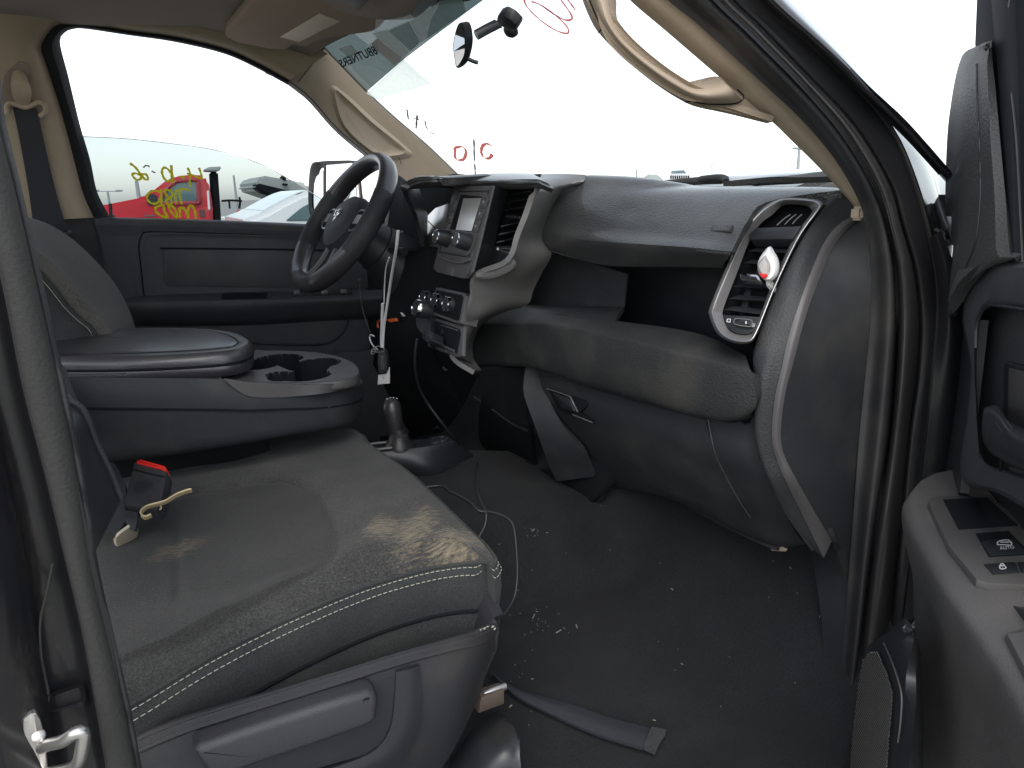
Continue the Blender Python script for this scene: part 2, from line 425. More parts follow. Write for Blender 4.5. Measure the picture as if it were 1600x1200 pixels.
# ---- planes measured in the cab
A_ = at(508, 78, Y=.66); B_ = at(722, 278, Y=.76)
WS = (A_, (B_-A_).cross(Vector((0, 1, 0))).normalized())                    # windscreen
GL = (Vector((0, .86, 1.55)), Vector((0, 1, .30)).normalized())            # driver's window glass
TR = (Vector((0, .81, 1.55)), Vector((0, 1, .26)).normalized())            # inner trim round that window
# ---- floor: carpet with tunnel and toe board
def smooth(a, b, x):
    t = max(0, min(1, (x-a)/(b-a))); return t*t*(3-2*t)
def floor_z(x, y):
    z = .735 + .42*smooth(.86, 1.22, x)
    z += .20*smooth(-.30, -.16, y)*(1-smooth(.2, .36, y))*(1-.25*smooth(.62, .95, x))
    z += .02*smooth(-.76, -.86, y)+.05*smooth(.74, .8, y)
    return z + .004*math.sin(x*13+y*7)*math.sin(y*17-x*5)
rows = []
for i in range(70):
    x = -1.3+2.5*i/69
    rows.append([Vector((x, -.93+1.77*j/79, floor_z(x, -.93+1.77*j/79))) for j in range(80)])
vs, fs = solid(rows, .03, Vector((0, 0, -1)))
mesh('floor_carpet', vs, fs, m_carp, T)
# ---- shell that shuts the cab: firewall, roof skin, far side, rear wall
sh = part('cab_shell', T)
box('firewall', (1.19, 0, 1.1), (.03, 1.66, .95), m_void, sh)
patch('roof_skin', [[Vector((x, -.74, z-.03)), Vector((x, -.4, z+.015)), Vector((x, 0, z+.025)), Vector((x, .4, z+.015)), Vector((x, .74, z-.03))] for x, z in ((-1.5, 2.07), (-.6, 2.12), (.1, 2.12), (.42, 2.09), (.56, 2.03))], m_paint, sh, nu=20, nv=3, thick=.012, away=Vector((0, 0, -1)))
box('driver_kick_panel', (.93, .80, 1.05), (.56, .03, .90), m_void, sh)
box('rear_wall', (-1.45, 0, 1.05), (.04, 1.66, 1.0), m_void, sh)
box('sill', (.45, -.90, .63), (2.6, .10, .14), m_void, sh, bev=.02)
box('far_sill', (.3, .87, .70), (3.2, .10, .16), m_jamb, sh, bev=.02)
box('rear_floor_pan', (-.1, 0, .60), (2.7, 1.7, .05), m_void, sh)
# ---- headliner and roof trim seen from below
def roof_z(x, y): return 2.06 - .05*smooth(.35, .72, abs(y)) - .03*smooth(.2, .45, x)
rows = [[Vector((-1.2+1.62*i/24, -.66+1.36*j/30, roof_z(-1.2+1.62*i/24, -.66+1.36*j/30))) for j in range(31)] for i in range(25)]
vs, fs = solid(rows, .01, Vector((0, 0, 1)))
mesh('headliner', vs, fs, m_head, T)
# driver's window surround: beige inner rail over and behind the glass
dws = part('window_surround', T)
edge_out = [(150, 340), (133, 300), (120, 250), (100, 175), (75, 100), (68, 75), (85, 47), (100, 40), (130, 38), (200, 50), (275, 60), (350, 78), (400, 100), (450, 127), (485, 155), (525, 200), (577, 244), (640, 292), (690, 330)]
edge_gl = [(172, 340), (152, 300), (141, 250), (125, 195), (107, 120), (94, 68), (100, 52), (112, 46), (132, 45), (200, 55), (275, 66), (350, 84), (400, 106), (450, 133), (485, 161), (525, 206), (576, 249), (640, 297), (690, 335)]
far_out = [(40, 345), (10, 300), (-15, 250), (-30, 175), (-45, 60), (-60, -10), (-10, -40), (40, -50), (110, -40), (200, -20), (300, 0), (400, 30), (470, 60), (512, 84), (545, 118), (590, 160), (645, 210), (705, 264), (760, 310)]
TRi = shift(TR, .05)
mid_o = [((a[0]*.25+b[0]*.75), (a[1]*.25+b[1]*.75)) for a, b in zip(far_out, edge_out)]
patch('window_surround_trim', [on(TRi, *far_out[:14]), on(TRi, *mid_o[:14]), on(TR, *edge_out[:14])], m_beige, dws, nu=90, nv=3, thick=.012)
patch('window_seal', [on(shift(TR, .006), *[(a[0]*.93+b[0]*.07, a[1]*.93+b[1]*.07) for a, b in zip(edge_out[:14], far_out[:14])]), on(shift(TR, .012), *[((a[0]+b[0])/2, (a[1]+b[1])/2) for a, b in zip(edge_out[:14], edge_gl[:14])]), on(GL, *edge_gl[:14])], m_rub3, dws, nu=90, nv=3, thick=.004)
patch('front_seal', [on(TR, *edge_out[13:]), on(GL, *edge_gl[13:])], m_rub, dws, nu=24, nv=2, thick=.004)
# belt anchor, belt on the far pillar
ab = part('seat_belt', T, 'driver seat belt hanging down the beige pillar')
P1 = shift(TRi, .012)
patch('anchor_slot', [on(P1, (28, 97), (42, 100), (50, 125)), on(P1, (6, 120), (25, 135), (40, 150)), on(P1, (2, 165), (25, 172), (62, 160))], m_head, ab, nu=10, nv=3, thick=.006)
P2 = shift(TRi, .03)
patch('anchor_cover', [on(P2, (20, 112), (29, 109), (40, 116)), on(shift(TRi, .045), (17, 130), (32, 128), (46, 132)), on(shift(TRi, .045), (19, 148), (34, 147), (49, 148)), on(P2, (27, 166), (36, 170), (46, 164))], m_beige, ab, nu=10, nv=4, thick=.012)
tube('guide_loop', on(shift(TRi, .03), (12, 178), (11, 166), (18, 161), (40, 168), (60, 160), (70, 166), (70, 176), (62, 182)), .006, m_beige, ab, n=26, seg=8)
P3 = shift(TRi, .022)
patch('webbing', [on(P3, (20, 168), (58, 170)), on(P3, (32, 225), (72, 235)), on(P3, (45, 300), (90, 310)), on(P3, (52, 350), (103, 352)), on(P3, (60, 385), (112, 380))], m_web, ab, nu=6, nv=4, thick=.0025)
P4 = shift(TRi, .04)
plate('latch_tongue', on(P4, (70, 366), (112, 362), (117, 374), (111, 384), (72, 388)), .012, m_pls, ab, bev=.003, r=.3)
plate('tongue_blade', on(P4, (96, 388), (106, 386), (104, 410), (98, 408)), .004, m_metal, ab, bev=.001, r=.3)
# lower far pillar trim, dark
patch('lower_pillar_trim', [on(TR, (20, 335), (60, 336), (104, 338), (143, 336), (152, 337)), on(TR, (30, 420), (70, 420), (130, 420), (162, 420), (172, 420)), on(TR, (60, 540), (100, 540), (150, 540), (190, 540), (200, 540))], m_door, T, nu=16, nv=6, thick=.02)
# ---- sun visor and header
hd = part('front_header', T)
VP = pl3(at(352, 60, Y=.60), at(520, 110, Y=.60), at(560, -40, Y=.05))
HP = shift(VP, -.035)
patch('header_trim', [on(HP, (340, -40), (420, -60), (560, -110)), on(HP, (400, 101), (470, 60), (700, -60)), on(HP, (450, 128), (503, 76), (640, 18), (757, -4), (900, -60))], m_head, hd, nu=24, nv=3, thick=.01)
vi = part('sun_visor', T, 'driver sun visor folded up with a pale label')
plate('visor_panel', on(VP, (398, -4), (520, -70), (640, -20), (590, 50), (503, 62), (480, 74), (460, 70), (447, 79), (425, 78), (372, 68), (352, 58), (352, 50)), .022, m_visor, vi, bev=.008, r=.2, seg=3)
plate('warning_label', on(shift(VP, .002), (438, 58), (499, 22), (531, 34), (467, 66)), .0015, m_label, vi, bev=.0003)
oc = part('overhead_console', T, 'overhead console with dark lens at the windscreen header')
OP = shift(VP, .012)
patch('console_body', [on(OP, (470, -30), (520, 12), (575, 28), (620, 31), (655, 24), (700, -20)), on(shift(VP, .04), (500, -40), (545, 0), (585, 16), (620, 18), (645, 12), (680, -30)), on(shift(VP, .045), (530, -80), (570, -50), (600, -40), (625, -40), (640, -50), (660, -70))], m_head, oc, nu=24, nv=4, thick=.01)
plate('console_lens', on(shift(VP, .062), (515, -8), (560, 17), (592, -14), (560, -40)), .004, m_lens2, oc, bev=.001)
tube('console_seam', on(shift(VP, .0135), (480, -20), (520, 6), (560, 19), (605, 27), (635, 27), (660, 17), (690, -8)), .0016, m_void, oc, n=30, seg=6)
# ---- far A-pillar with its moulded hand grip
ap = part('driver_a_pillar', T, 'beige driver side windscreen pillar with moulded grip')
p_edge = [(400, 104), (450, 131), (485, 160), (525, 205), (576, 248), (620, 285), (660, 318)]
p_mid = [(455, 95), (482, 118), (510, 160), (560, 214), (612, 258), (650, 285), (690, 312)]
p_ws = [(506, 76), (527, 98), (570, 142), (620, 188), (668, 229), (722, 281), (755, 310)]
APY = (Vector((0, .735, 1.7)), Vector((-.12, 1, .28)).normalized())
patch('pillar_cover', [on(APY, *p_edge), on(shift(APY, -.003), *p_mid), on(shift(APY, -.003), *[((a[0]+b[0])/2, (a[1]+b[1])/2) for a, b in zip(p_mid, p_ws)]), on(APY, *p_ws)], m_beige, ap, nu=40, nv=4, thick=.01)
patch('ws_edge_moulding', [on(APY, *p_ws), on(shift(APY, -.012), *[(u+2.5, v-1.2) for u, v in p_ws])], m_rub, ap, nu=40, nv=1, thick=.004).name = 'edge_moulding'
GP = shift(APY, .036)
gout = [(516, 130), (548, 150), (588, 186), (636, 228), (650, 244), (632, 252), (596, 252), (558, 228), (532, 200), (519, 168)]
ring('grip_recess', [on(shift(APY, -.006), *gout), on(shift(APY, -.0005), *[(u*.5+w*.5, v*.5+x*.5) for (u, v), (w, x) in zip(gout, [(524, 141), (545, 157), (580, 190), (625, 226), (634, 237), (622, 242), (595, 243), (565, 224), (540, 198), (528, 170)])]), on(shift(APY, .006), (524, 141), (545, 157), (580, 190), (625, 226), (634, 237), (622, 242), (595, 243), (565, 224), (540, 198), (528, 170)),
                     on(shift(APY, .0018), (528, 147), (546, 162), (580, 194), (620, 229), (628, 236), (618, 240), (596, 240), (568, 221), (543, 195), (532, 170)),
                     on(shift(APY, -.0022), (533, 158), (548, 171), (578, 198), (604, 220), (609, 227), (603, 234), (592, 237), (572, 219), (550, 193), (540, 177))], m_beige, ap, k=5, closed_back=True)
tube('pillar_joint', on(shift(APY, .006), (503, 80), (488, 100), (466, 128)), .0009, m_void, ap, n=14, seg=5)
tube('grip_seam', on(shift(APY, .012), (623, 246), (625, 250), (627, 257)), .0009, m_void, ap, n=10, seg=5)
# dark mirror sail and screen corner behind the wheel
plate('mirror_sail_trim', on(TR, (612, 268), (630, 278), (690, 330), (690, 400), (600, 400), (608, 330)), .03, m_pls, T, bev=.004)
# ---- windscreen
wz = part('windscreen', T, 'windscreen with shade band, stickers, painted reflections and red marker scrawls')
wc = [A_+Vector((-.03, .02, .02)), None, None, None]
dx = (B_-A_); ext = A_+dx*1.45
wc = [A_-dx*.06+Vector((0, .16, 0)), ext+Vector((0, .16, 0)), Vector((ext.x, -ext.y-.10, ext.z)), Vector(((A_-dx*.06).x, -A_.y-.10, (A_-dx*.06).z))]
NW = WS[1] if WS[1].dot(Vector((1, 0, 1))) > 0 else -WS[1]
def pane(name, pts, m, parent, n=None, off=0, label=None):
    """single sheet of glass: one face, so that light is tinted once"""
    return mesh(name, [Vector(p)+(n*off if n else Vector()) for p in pts], [tuple(range(len(pts)))], m, parent, smooth=False, fix=False, label=label)
pane('glass', wc, m_ws, wz)
WSi = shift(WS, .003); WSo = shift(WS, .006); WSp = shift(WS, .009)
pane('shade_band', on(WSi, (470, 90), (507, 77), (572, 144), (632, 92), (690, 48), (755, 0), (830, -55), (760, -75), (640, -20), (520, 40)), m_band, wz)
m_film = paintmat('worn_paper_sticker', (.93, .96, .82), .25); m_f2 = filmmat('pink_reflection_film', (.30, .22, .17), .75); m_f3 = filmmat('pale_reflection_film', (.42, .46, .43), .62); m_f4 = filmmat('teal_reflection_film', (.14, .25, .24), .8); m_f5 = filmmat('small_sticker', (.25, .27, .25), .55)
def film(name, m, pl, *uv): return pane(name, on(pl, *uv), m, wz)
film('sticker_and_reflection', m_film, WSo, (572, 146), (600, 121), (631, 93), (674, 131), (640, 142), (591, 156))
film('sticker_and_reflection', m_f2, WSo, (580, 68), (590, 60), (630, 91), (616, 102), (585, 76))  # this and the next four paint cabin reflections onto the shade band
film('sticker_and_reflection', m_f3, WSo, (581, 52), (607, 48), (640, 81), (631, 90.5), (590, 60))
film('sticker_and_reflection', m_f4, WSo, (607, 48), (639, 34), (657, 66), (641, 80.5))
film('sticker_and_reflection', m_f3, WSo, (640, 34), (690, 0), (672, 30), (665, 62), (657.5, 66))
film('sticker_and_reflection', m_f4, WSo, (690, 1), (722, -6), (728, 18), (665.5, 62), (673, 30))
film('sticker_and_reflection', m_f5, WSp, (529, 76), (549, 70), (561, 84), (544, 89))
text('banner_lettering', '8BUTNERS', [(528, 94), (583, 71), (592, 84), (534, 106)], WSp, m_void, wz, mirror=True, bold=.02)
strokes('marker_writing', [[(636, 171), (637, 179), (638, 187)], [(645, 184), (650, 186), (655, 187)], [(652, 180), (651, 190), (650, 201)]], WS, .0034, m_ink, wz)
strokes('marker_writing', [[(664, 189), (666, 198), (671, 206), (681, 210)]], WS, .0030, m_ink, wz)
strokes('marker_writing', [[(711, 231), (721, 229), (727, 233), (728, 240), (724, 249), (714, 250), (711, 244), (711, 231)]], WS, .0056, m_pink, wz)
strokes('marker_writing', [[(769, 229), (763, 225), (756, 226), (752, 234), (754, 244), (760, 248), (766, 246), (769, 241)]], WS, .0056, m_pink, wz)
strokes('marker_writing', [[(740.5, 218), (741, 235), (741.3, 252)], [(741.5, 256), (743, 275)]], WS, .0036, m_greyink, wz)
strokes('marker_writing', [[(818, -6), (823, 10), (845, 32), (870, 48), (887, 52), (886, 42), (868, 24), (845, 8), (830, 2)], [(846, 8), (862, 20), (882, 31), (893, 30), (892, 22), (878, 2), (872, -8)], [(884, -4), (892, 6), (899, 16)]], WS, .0024, m_pink, wz)
strokes('marker_writing', [[(1112, 262), (1113, 256), (1120, 255), (1134, 263), (1144, 270)], [(1112, 262), (1120, 268), (1128, 270)]], WS, .0008, m_greyink, wz)
# ---- rear view mirror
rm = part('rear_view_mirror', T)
lathe('mount_button', at(800, 44, pl=shift(WS, .004)), (CAM-at(800, 44, pl=WS)).normalized()*.3+NW*-1, [(0, .004), (.001, .013), (.004, .015), (.010, .013), (.014, .009), (.016, .003)], m_pls, rm, seg=20)
plate('mount_foot', on(shift(WS, .03), (775, 28), (784, 24), (796, 30), (808, 42), (806, 50), (796, 49), (780, 42), (774, 35)), .02, m_pls, rm, bev=.006, r=.3)
Ma = at(793, 40, pl=shift(WS, .035)); Mb = at(776, 40, Y=.0); Mc = at(737, 55, Y=.01)
tube('stem', [at(776, 38, Y=.0), at(760, 46, Y=.005), at(744, 55, Y=.01)], .0105, m_pls, rm, n=10, seg=12)
tube('stem_joint', [at(784, 38, Y=-.005), at(776, 38.5, Y=0)], .008, m_pls, rm, n=6, seg=10)
hO = [(715, 42), (726, 34), (734, 36), (738, 50), (738, 70), (733, 92), (724, 103), (714, 106), (710, 92), (708, 68)]
fO = [(714, 42), (720, 35), (723, 39), (726, 55), (727, 75), (725, 88), (719, 99), (713, 105), (710, 92), (708, 68)]
RMP = (at(718, 70, Y=.02), Vector((-.95, -.05, -.30)).normalized())
def mring(pts, xo): return on(shift(RMP, -xo), *pts)
bO = [(722, 46), (731, 41), (736, 46), (739, 58), (738, 74), (733, 88), (728, 95), (722, 96), (719, 86), (718, 66)]
ring('mirror_housing', [mring(fO, 0), mring(hO, .010), mring(bO, .022)], m_pls, rm, k=5, closed_back=True)
ring('mirror_glass', [mring([(717+(a-717)*.90, 70+(b-70)*.95) for a, b in fO], -.0012)], m_mir, rm, k=5, closed_back=True)
tube('dimming_tab', [at(731, 92, Y=.0), at(740, 96, Y=-.005), at(747, 98, Y=-.01)], .0042, m_pls, rm, n=8, seg=8)
# ---- near A-pillar trim with assist handle
na = part('passenger_a_pillar', T, 'beige passenger side windscreen pillar with grab handle')
IN = [(895, -40), (910, 0), (920, 25), (935, 51), (975, 92), (1025, 132), (1070, 160), (1100, 170), (1150, 179), (1200, 192), (1237, 220), (1275, 257), (1315, 300), (1338, 328), (1345, 340)]
HI = [(955, -40), (963, 0), (963, 18), (966, 36), (976, 55), (1000, 78), (1040, 106), (1075, 128), (1085, 131), (1105, 126), (1122, 119)]
HO = [(945, -45), (984, 0), (1000, 14), (1040, 48), (1080, 84), (1105, 104), (1122, 119)]
OUT = [(1000, -40), (1043, 0), (1087, 35), (1150, 92), (1200, 138), (1250, 185), (1300, 243), (1335, 300), (1352, 338), (1356, 350)]
def ypil(v, d=0): return -.72-.0001*(v-100)+d
def onp(d, *uv): return [at(u, v, Y=ypil(v, d)) for u, v in uv]
h_in = cr([Vector((u, v, 0)) for u, v in HI], 16)
handle_out = [(905, -40), (921, 0), (930, 22), (941, 42), (965, 72), (1000, 104), (1040, 134), (1078, 156), (1100, 162), (1130, 163), (1152, 161), (1160, 156)]
ho = cr([Vector((u, v, 0)) for u, v in handle_out], 30); hi = cr([Vector((u, v, 0)) for u, v in HI], 30)
patch('assist_handle', [onp(-.005, *[(p.x, p.y) for p in ho]), onp(-.028, *[(p.x*.7+q.x*.3, p.y*.7+q.y*.3) for p, q in zip(ho, hi)]), onp(-.028, *[(p.x*.35+q.x*.65, p.y*.35+q.y*.65) for p, q in zip(ho, hi)]), onp(0, *[(p.x, p.y) for p in hi])], m_beige, na, nu=50, nv=4, thick=.014)
patch('inner_edge', [onp(.02, *IN[:10]), onp(.0, *[((u+2), v+1) for u, v in [(897, -42), (915, 0), (926, 24), (938, 44), (960, 70), (998, 105), (1038, 135), (1080, 158), (1120, 163), (1205, 190)]])], m_beige, na, nu=50, nv=2, thick=.008)
patch('outer_rail', [onp(.012, (940, -50), (984, 0), (1040, 48), (1105, 104), (1140, 134), (1165, 158), (1205, 189), (1237, 220), (1275, 257), (1315, 300), (1338, 328), (1345, 340)), onp(-.01, *[(u*.5+w*.5, v*.5+x*.5) for (u, v), (w, x) in zip([(940, -50), (984, 0), (1040, 48), (1105, 104), (1160, 150), (1200, 186), (1237, 220), (1275, 257), (1315, 300), (1345, 340)], OUT)]), onp(-.022, *OUT)], m_beige, na, nu=50, nv=3, thick=.01)
patch('handle_foot', [onp(.006, (1075, 128), (1122, 119), (1140, 134), (1180, 168)), onp(.006, (1078, 158), (1110, 168), (1150, 177), (1205, 191))], m_beige, na, nu=12, nv=2, thick=.008)
rr_ = [Vector((-1.2, -.70, 2.02)), Vector((-.5, -.70, 2.05)), Vector((.10, -.69, 2.05)), Vector((.36, -.69, 2.0))]
patch('roof_rail_trim', [[p+Vector((0, .10, .0)) for p in rr_]+onp(.03, (800, -100), (895, -42)), [p+Vector((0, .03, -.012)) for p in rr_]+onp(.0, (850, -110), (925, -50)), rr_+onp(-.02, (905, -130), (1000, -42))], m_beige, na, nu=60, nv=3, thick=.01)
tube('trim_joint', onp(-.004, (935, 51), (939, 47), (942, 41)), .0008, m_void, na, n=8, seg=5)
tube('trim_joint', onp(-.008, (1070, 160), (1078, 158), (1083, 154)), .0008, m_void, na, n=8, seg=5)
tube('handle_seam', onp(-.007, *(handle_out[1:]+[(1163, 151), (1152, 140)])), .0009, m_void, na, n=50, seg=5)
box('pillar_foot', at(1347, 333, Y=-.775), (.03, .02, .02), m_beige, na)
# ================================================================== DASHBOARD
da = part('dashboard', T, 'black grained dashboard with open shelf and glovebox')
ridge = mx((912, 275, .885), (960, 277, .90), (1000, 281, .915), (1040, 287, .935), (1075, 292, .95), (1175, 293.5, .957), (1260, 294.5, .957), (1312, 297, .957))
behind = [p+Vector((.20, .0, -.05)) for p in ridge]
mid1 = [p+Vector((.06, 0, -.004)) for p in ridge]
u1 = mx((884, 292, .862), (930, 296, .866), (980, 301, .872), (1040, 308, .884), (1090, 312, .893), (1150, 315, .90), (1180, 315.5, .903), (1197, 316, .905))
u2 = mx((862, 318, .832), (920, 326, .835), (980, 334, .84), (1050, 340, .848), (1110, 344, .853), (1145, 346, .857), (1167, 347, .86))
u3 = mx((850, 348, .812), (910, 358, .812), (980, 364, .816), (1060, 370, .82), (1110, 373, .822), (1130, 375, .824), (1151, 377, .83))
u4 = mx((847, 370, .802), (890, 378, .80), (950, 384, .80), (1050, 390, .80), (1090, 393, .80), (1115, 396, .80), (1141, 398, .81))
u5 = mx((854, 389, .815), (895, 402, .84), (950, 415, .86), (1050, 417, .865), (1100, 418, .865), (1133, 419, .865))
u6 = [p+Vector((.10, 0, .004)) for p in u5]
patch('upper_pad', [behind, mid1, ridge, u1, u2, u3, u4, u5, u6], m_pad, da, nu=64, nv=4, thick=.012)
ABP = pl3(at(1112, 351, X=.8455), at(1145, 351, X=.8475), at(1128, 362, X=.8355))
# airbag stamp: shallow recessed tab with raised letters
plate('airbag_tab', on(shift(ABP, .0006), (1112, 352), (1145, 351), (1142, 362), (1109, 362)), .004, m_pls, da, bev=.0005, r=.1)
text('airbag_lettering', 'AIRBAG', [(1116, 354), (1141, 353), (1139, 360), (1114, 360)], shift(ABP, .0010), m_grey, da, lift=.0004)
# open shelf: back wall, inner cheek, floor
plate('shelf_cheek', mx((855, 391, .875), (980, 428, .885), (974, 480, .885), (816, 478, .86)), .004, m_pl, da, bev=0)
box('shelf_back', (1.02, -.29, 1.40), (.03, .86, .28), m_pls, da)
plate('shelf_floor', mx((819, 476, .862), (974, 479, .878), (960, 502, .822), (880, 491, .80), (808, 487, .79)), .01, m_pl, da, bev=.001)
box('shelf_bin', (.92, -.42, 1.245), (.22, .58, .02), m_void, da)
# lower pad
a = mx((770, 487, .80), (821, 481, .805), (882, 490, .81), (960, 501, .82), (1050, 513, .825), (1109, 527, .82), (1165, 556, .80))
b = mx((757, 503, .758), (850, 503, .760), (960, 521, .768), (1060, 544, .772), (1130, 562, .770), (1171, 574, .770))
c = mx((744, 516, .750), (850, 516, .751), (975, 540, .758), (1060, 561, .760), (1130, 579, .760), (1178, 592, .764))
d = mx((738, 550, .750), (850, 561, .750), (975, 593, .755), (1100, 638, .757), (1150, 643, .758), (1182, 632, .764))
e = mx((748, 572, .762), (830, 575, .764), (905, 599, .768), (1000, 626, .772), (1110, 655, .774), (1150, 658, .776), (1172, 651, .782))
f = [p+Vector((.06, 0, .005)) for p in e]
patch('lower_pad', [a, b, c, d, e, f], m_pad2, da, nu=60, nv=5, thick=.012)
rb = mx((1171, 556, .80), (1181, 572, .785), (1186, 600, .78), (1186, 632, .785), (1177, 652, .795))
# glovebox and lower knee panel
gt = mx((826, 572, .80), (905, 597, .80), (1000, 624, .80), (1105, 653, .80), (1150, 660, .81), (1186, 640, .83))
g1 = mx((842, 610, .80), (925, 640, .80), (1010, 670, .80), (1110, 700, .80), (1160, 706, .805), (1190, 690, .825))
g2 = mx((862, 655, .83), (945, 690, .83), (1030, 720, .83), (1125, 745, .83), (1175, 752, .83), (1205, 745, .835))
g3 = mx((880, 700, .88), (960, 735, .88), (1050, 772, .88), (1145, 800, .88), (1190, 812, .88), (1228, 805, .875))
g4 = mx((890, 735, .93), (965, 762, .93), (1060, 783, .93), (1150, 831, .93), (1212, 856, .935), (1262, 850, .94))
g5 = [p+Vector((.06, 0, .02)) for p in g4]
patch('knee_panel', [gt, g1, g2, g3, g4, g5], m_pl, da, nu=50, nv=4, thick=.012)
tube('panel_lip', mx((1062, 781, .925), (1100, 803, .925), (1150, 829, .925), (1200, 852, .928), (1216, 857, .93)), .004, m_pl, da, n=24, seg=8)
plate('clip_tab', mx((1200, 846, .93), (1222, 853, .93), (1228, 862, .935), (1205, 861, .935)), .006, m_beige, da, bev=.001, r=.2)
gb = part('glovebox', T, 'glovebox lid with recessed pull below the dash shelf')
def off(pts, d): return [p-(p-CAM).normalized()*d for p in pts]
GBP = pl3(at(850, 600, X=.80), at(1090, 660, X=.80), at(1000, 700, X=.815))
patch('lid', [off(mx((835, 581, .80), (905, 602, .80), (1000, 629, .80), (1103, 657, .80)), .006), off(mx((850, 615, .80), (925, 640, .80), (1010, 670, .80), (1110, 700, .80)), .007), off(mx((868, 655, .83), (945, 690, .83), (1030, 720, .83), (1132, 745, .83)), .006), off(mx((884, 700, .88), (960, 735, .88), (1050, 772, .88), (1170, 806, .88)), .003)], m_pl, gb, nu=36, nv=4, thick=.006)
HPn = (at(890, 630, X=.795), Vector((-1, 0, -.1)).normalized())
HPn = shift(HPn, .004)
plate('pull_recess', on(HPn, (856, 606), (890, 619), (915, 627), (917, 634), (905, 645), (924, 657), (922, 662), (900, 652), (872, 640)), .004, m_void, gb, bev=.0008)
tube('pull_edge', on(shift(HPn, .002), (855, 607), (891, 619.5), (903, 644)), .0018, m_grey, gb, n=20, seg=6, lin=True)
tube('pull_edge', on(shift(HPn, .002), (895, 648), (925, 660)), .0016, m_grey, gb, n=8, seg=6)
plate('pull_paddle', on(shift(HPn, .003), (862, 613), (888, 622), (898, 644), (878, 638)), .006, m_pls, gb, bev=.002, r=.15)
tube('lid_seam', off(mx((1106, 654, .80), (1113, 690, .80), (1120, 715, .81), (1135, 745, .83), (1152, 777, .855), (1172, 808, .88)), .009), .0008, m_stack, gb, n=30, seg=6)
# dash end: padded band, grey strip, dark side
de = part('dash_end', T, 'dash end with grey strip beside the door seal')
vl = [(1320, 307, .968), (1302, 312, .955), (1285, 326, .938), (1262, 358, .905), (1235, 405, .865), (1205, 470, .825), (1186, 520, .80), (1176, 560, .79), (1180, 600, .785), (1180, 660, .785), (1186, 706, .79), (1203, 752, .81), (1228, 802, .85), (1269, 860, .90)]
hl = [(1331, 311, .974), (1313, 317, .96), (1297, 331, .945), (1273, 365, .908), (1248, 412, .862), (1222, 470, .825), (1203, 520, .80), (1195, 560, .785), (1188, 610, .775), (1183, 670, .775), (1190, 712, .783), (1206, 755, .80), (1232, 803, .845), (1273, 860, .90)]
gl = [(1341, 338, .977), (1323, 342, .965), (1306, 355, .948), (1287, 380, .918), (1267, 425, .875), (1248, 477, .838), (1231, 530, .812), (1222, 572, .80), (1210, 625, .79), (1206, 684, .79), (1214, 720, .80), (1229, 755, .815), (1256, 809, .865), (1287, 872, .91)]
gr = [(1343, 346, .982), (1330, 353, .972), (1318, 365, .96), (1304, 384, .938), (1289, 415, .905), (1268, 468, .86), (1252, 518, .83), (1241, 562, .815), (1226, 620, .80), (1220, 686, .80), (1230, 722, .81), (1245, 750, .825), (1272, 798, .87), (1300, 845, .92)]
gs = [(p[0]+4, p[1]+2, p[2]+.03) for p in gr]
lead = [p+Vector((.05, .02, 0)) for p in mx(*vl)]
patch('end_band', [lead, mx(*vl), mx(*hl), mx(*gl)], m_lea, de, nu=60, nv=5, thick=.01)
patch('grey_strip', [off(mx(*gl), .003), off(mx(*[((a[0]+b[0])/2, (a[1]+b[1])/2, (a[2]+b[2])/2) for a, b in zip(gl, gr)]), .006), off(mx(*gr), .003)], m_stack, de, nu=60, nv=3, thick=.008)
top_cap = [(1318, 339), (1338, 345), (1350, 341), (1345, 325), (1330, 308), (1310, 300), (1292, 300), (1286, 312), (1296, 322)]
sa = mx(*gr); 
sb = [Vector((p.x+.05, -.79, p.z-.005)) for p in sa]
sc_ = my((1350, 340, -.80), (1353, 350, -.80), (1358, 390, -.80), (1361, 430, -.80), (1361, 460, -.80), (1360, 490, -.80), (1356, 550, -.80), (1351, 600, -.80), (1345, 660, -.80), (1340, 710, -.80), (1336, 750, -.80), (1333, 800, -.80), (1329, 860, -.80), (1326, 910, -.80))
patch('end_side', [sa, sc_], m_pl, de, nu=50, nv=3, thick=.01)
patch('end_top', [mx((1250, 295.5, .957), (1285, 296, .96), (1312, 297.5, .965), (1324, 303, .97)), mx((1265, 304, .95), (1288, 305, .952), (1310, 305, .962), (1322, 307, .97)), mx((1282, 318, .938), (1290, 320, .942), (1300, 315, .952), (1318, 309, .966))], m_pad, de, nu=14, nv=4, thick=.01)
kp = my((1300, 850, -.80), (1326, 905, -.80), (1318, 1000, -.81), (1300, 1200, -.82)); 
patch('kick_panel', [my((1262, 850, -.70), (1275, 905, -.74), (1285, 990, -.77), (1290, 1120, -.80)), kp], m_pls, T, nu=20, nv=3, thick=.01)
# ---- passenger vent
ve = part('passenger_vent', T, 'silver edged passenger air vent with an air freshener clipped on')
VPL = pl3(at(1114, 500, X=.778), at(1186, 525, X=.782), at(1285, 320, X=.925))
def vp(d): return shift(VPL, d)
outer = [(1200, 317), (1225, 309), (1270, 311), (1285, 317), (1282, 326), (1250, 371), (1212, 450), (1183, 520), (1170, 536), (1145, 535), (1122, 522), (1109, 496), (1110, 477), (1137, 412), (1167, 352), (1182, 332)]
cx, cy = 1195, 420
outer2 = [(u+(cx-u)*.035, v+(cy-v)*.03) for u, v in outer]
inner = [(1206, 336), (1225, 321), (1257, 321), (1268, 328), (1265, 337), (1240, 372), (1205, 447), (1180, 512), (1170, 523), (1150, 522), (1137, 513), (1130, 495), (1131, 480), (1151, 428), (1172, 374), (1188, 350)]
sil = [((a[0]*.72+b[0]*.28), (a[1]*.72+b[1]*.28)) for a, b in zip(outer, inner)]
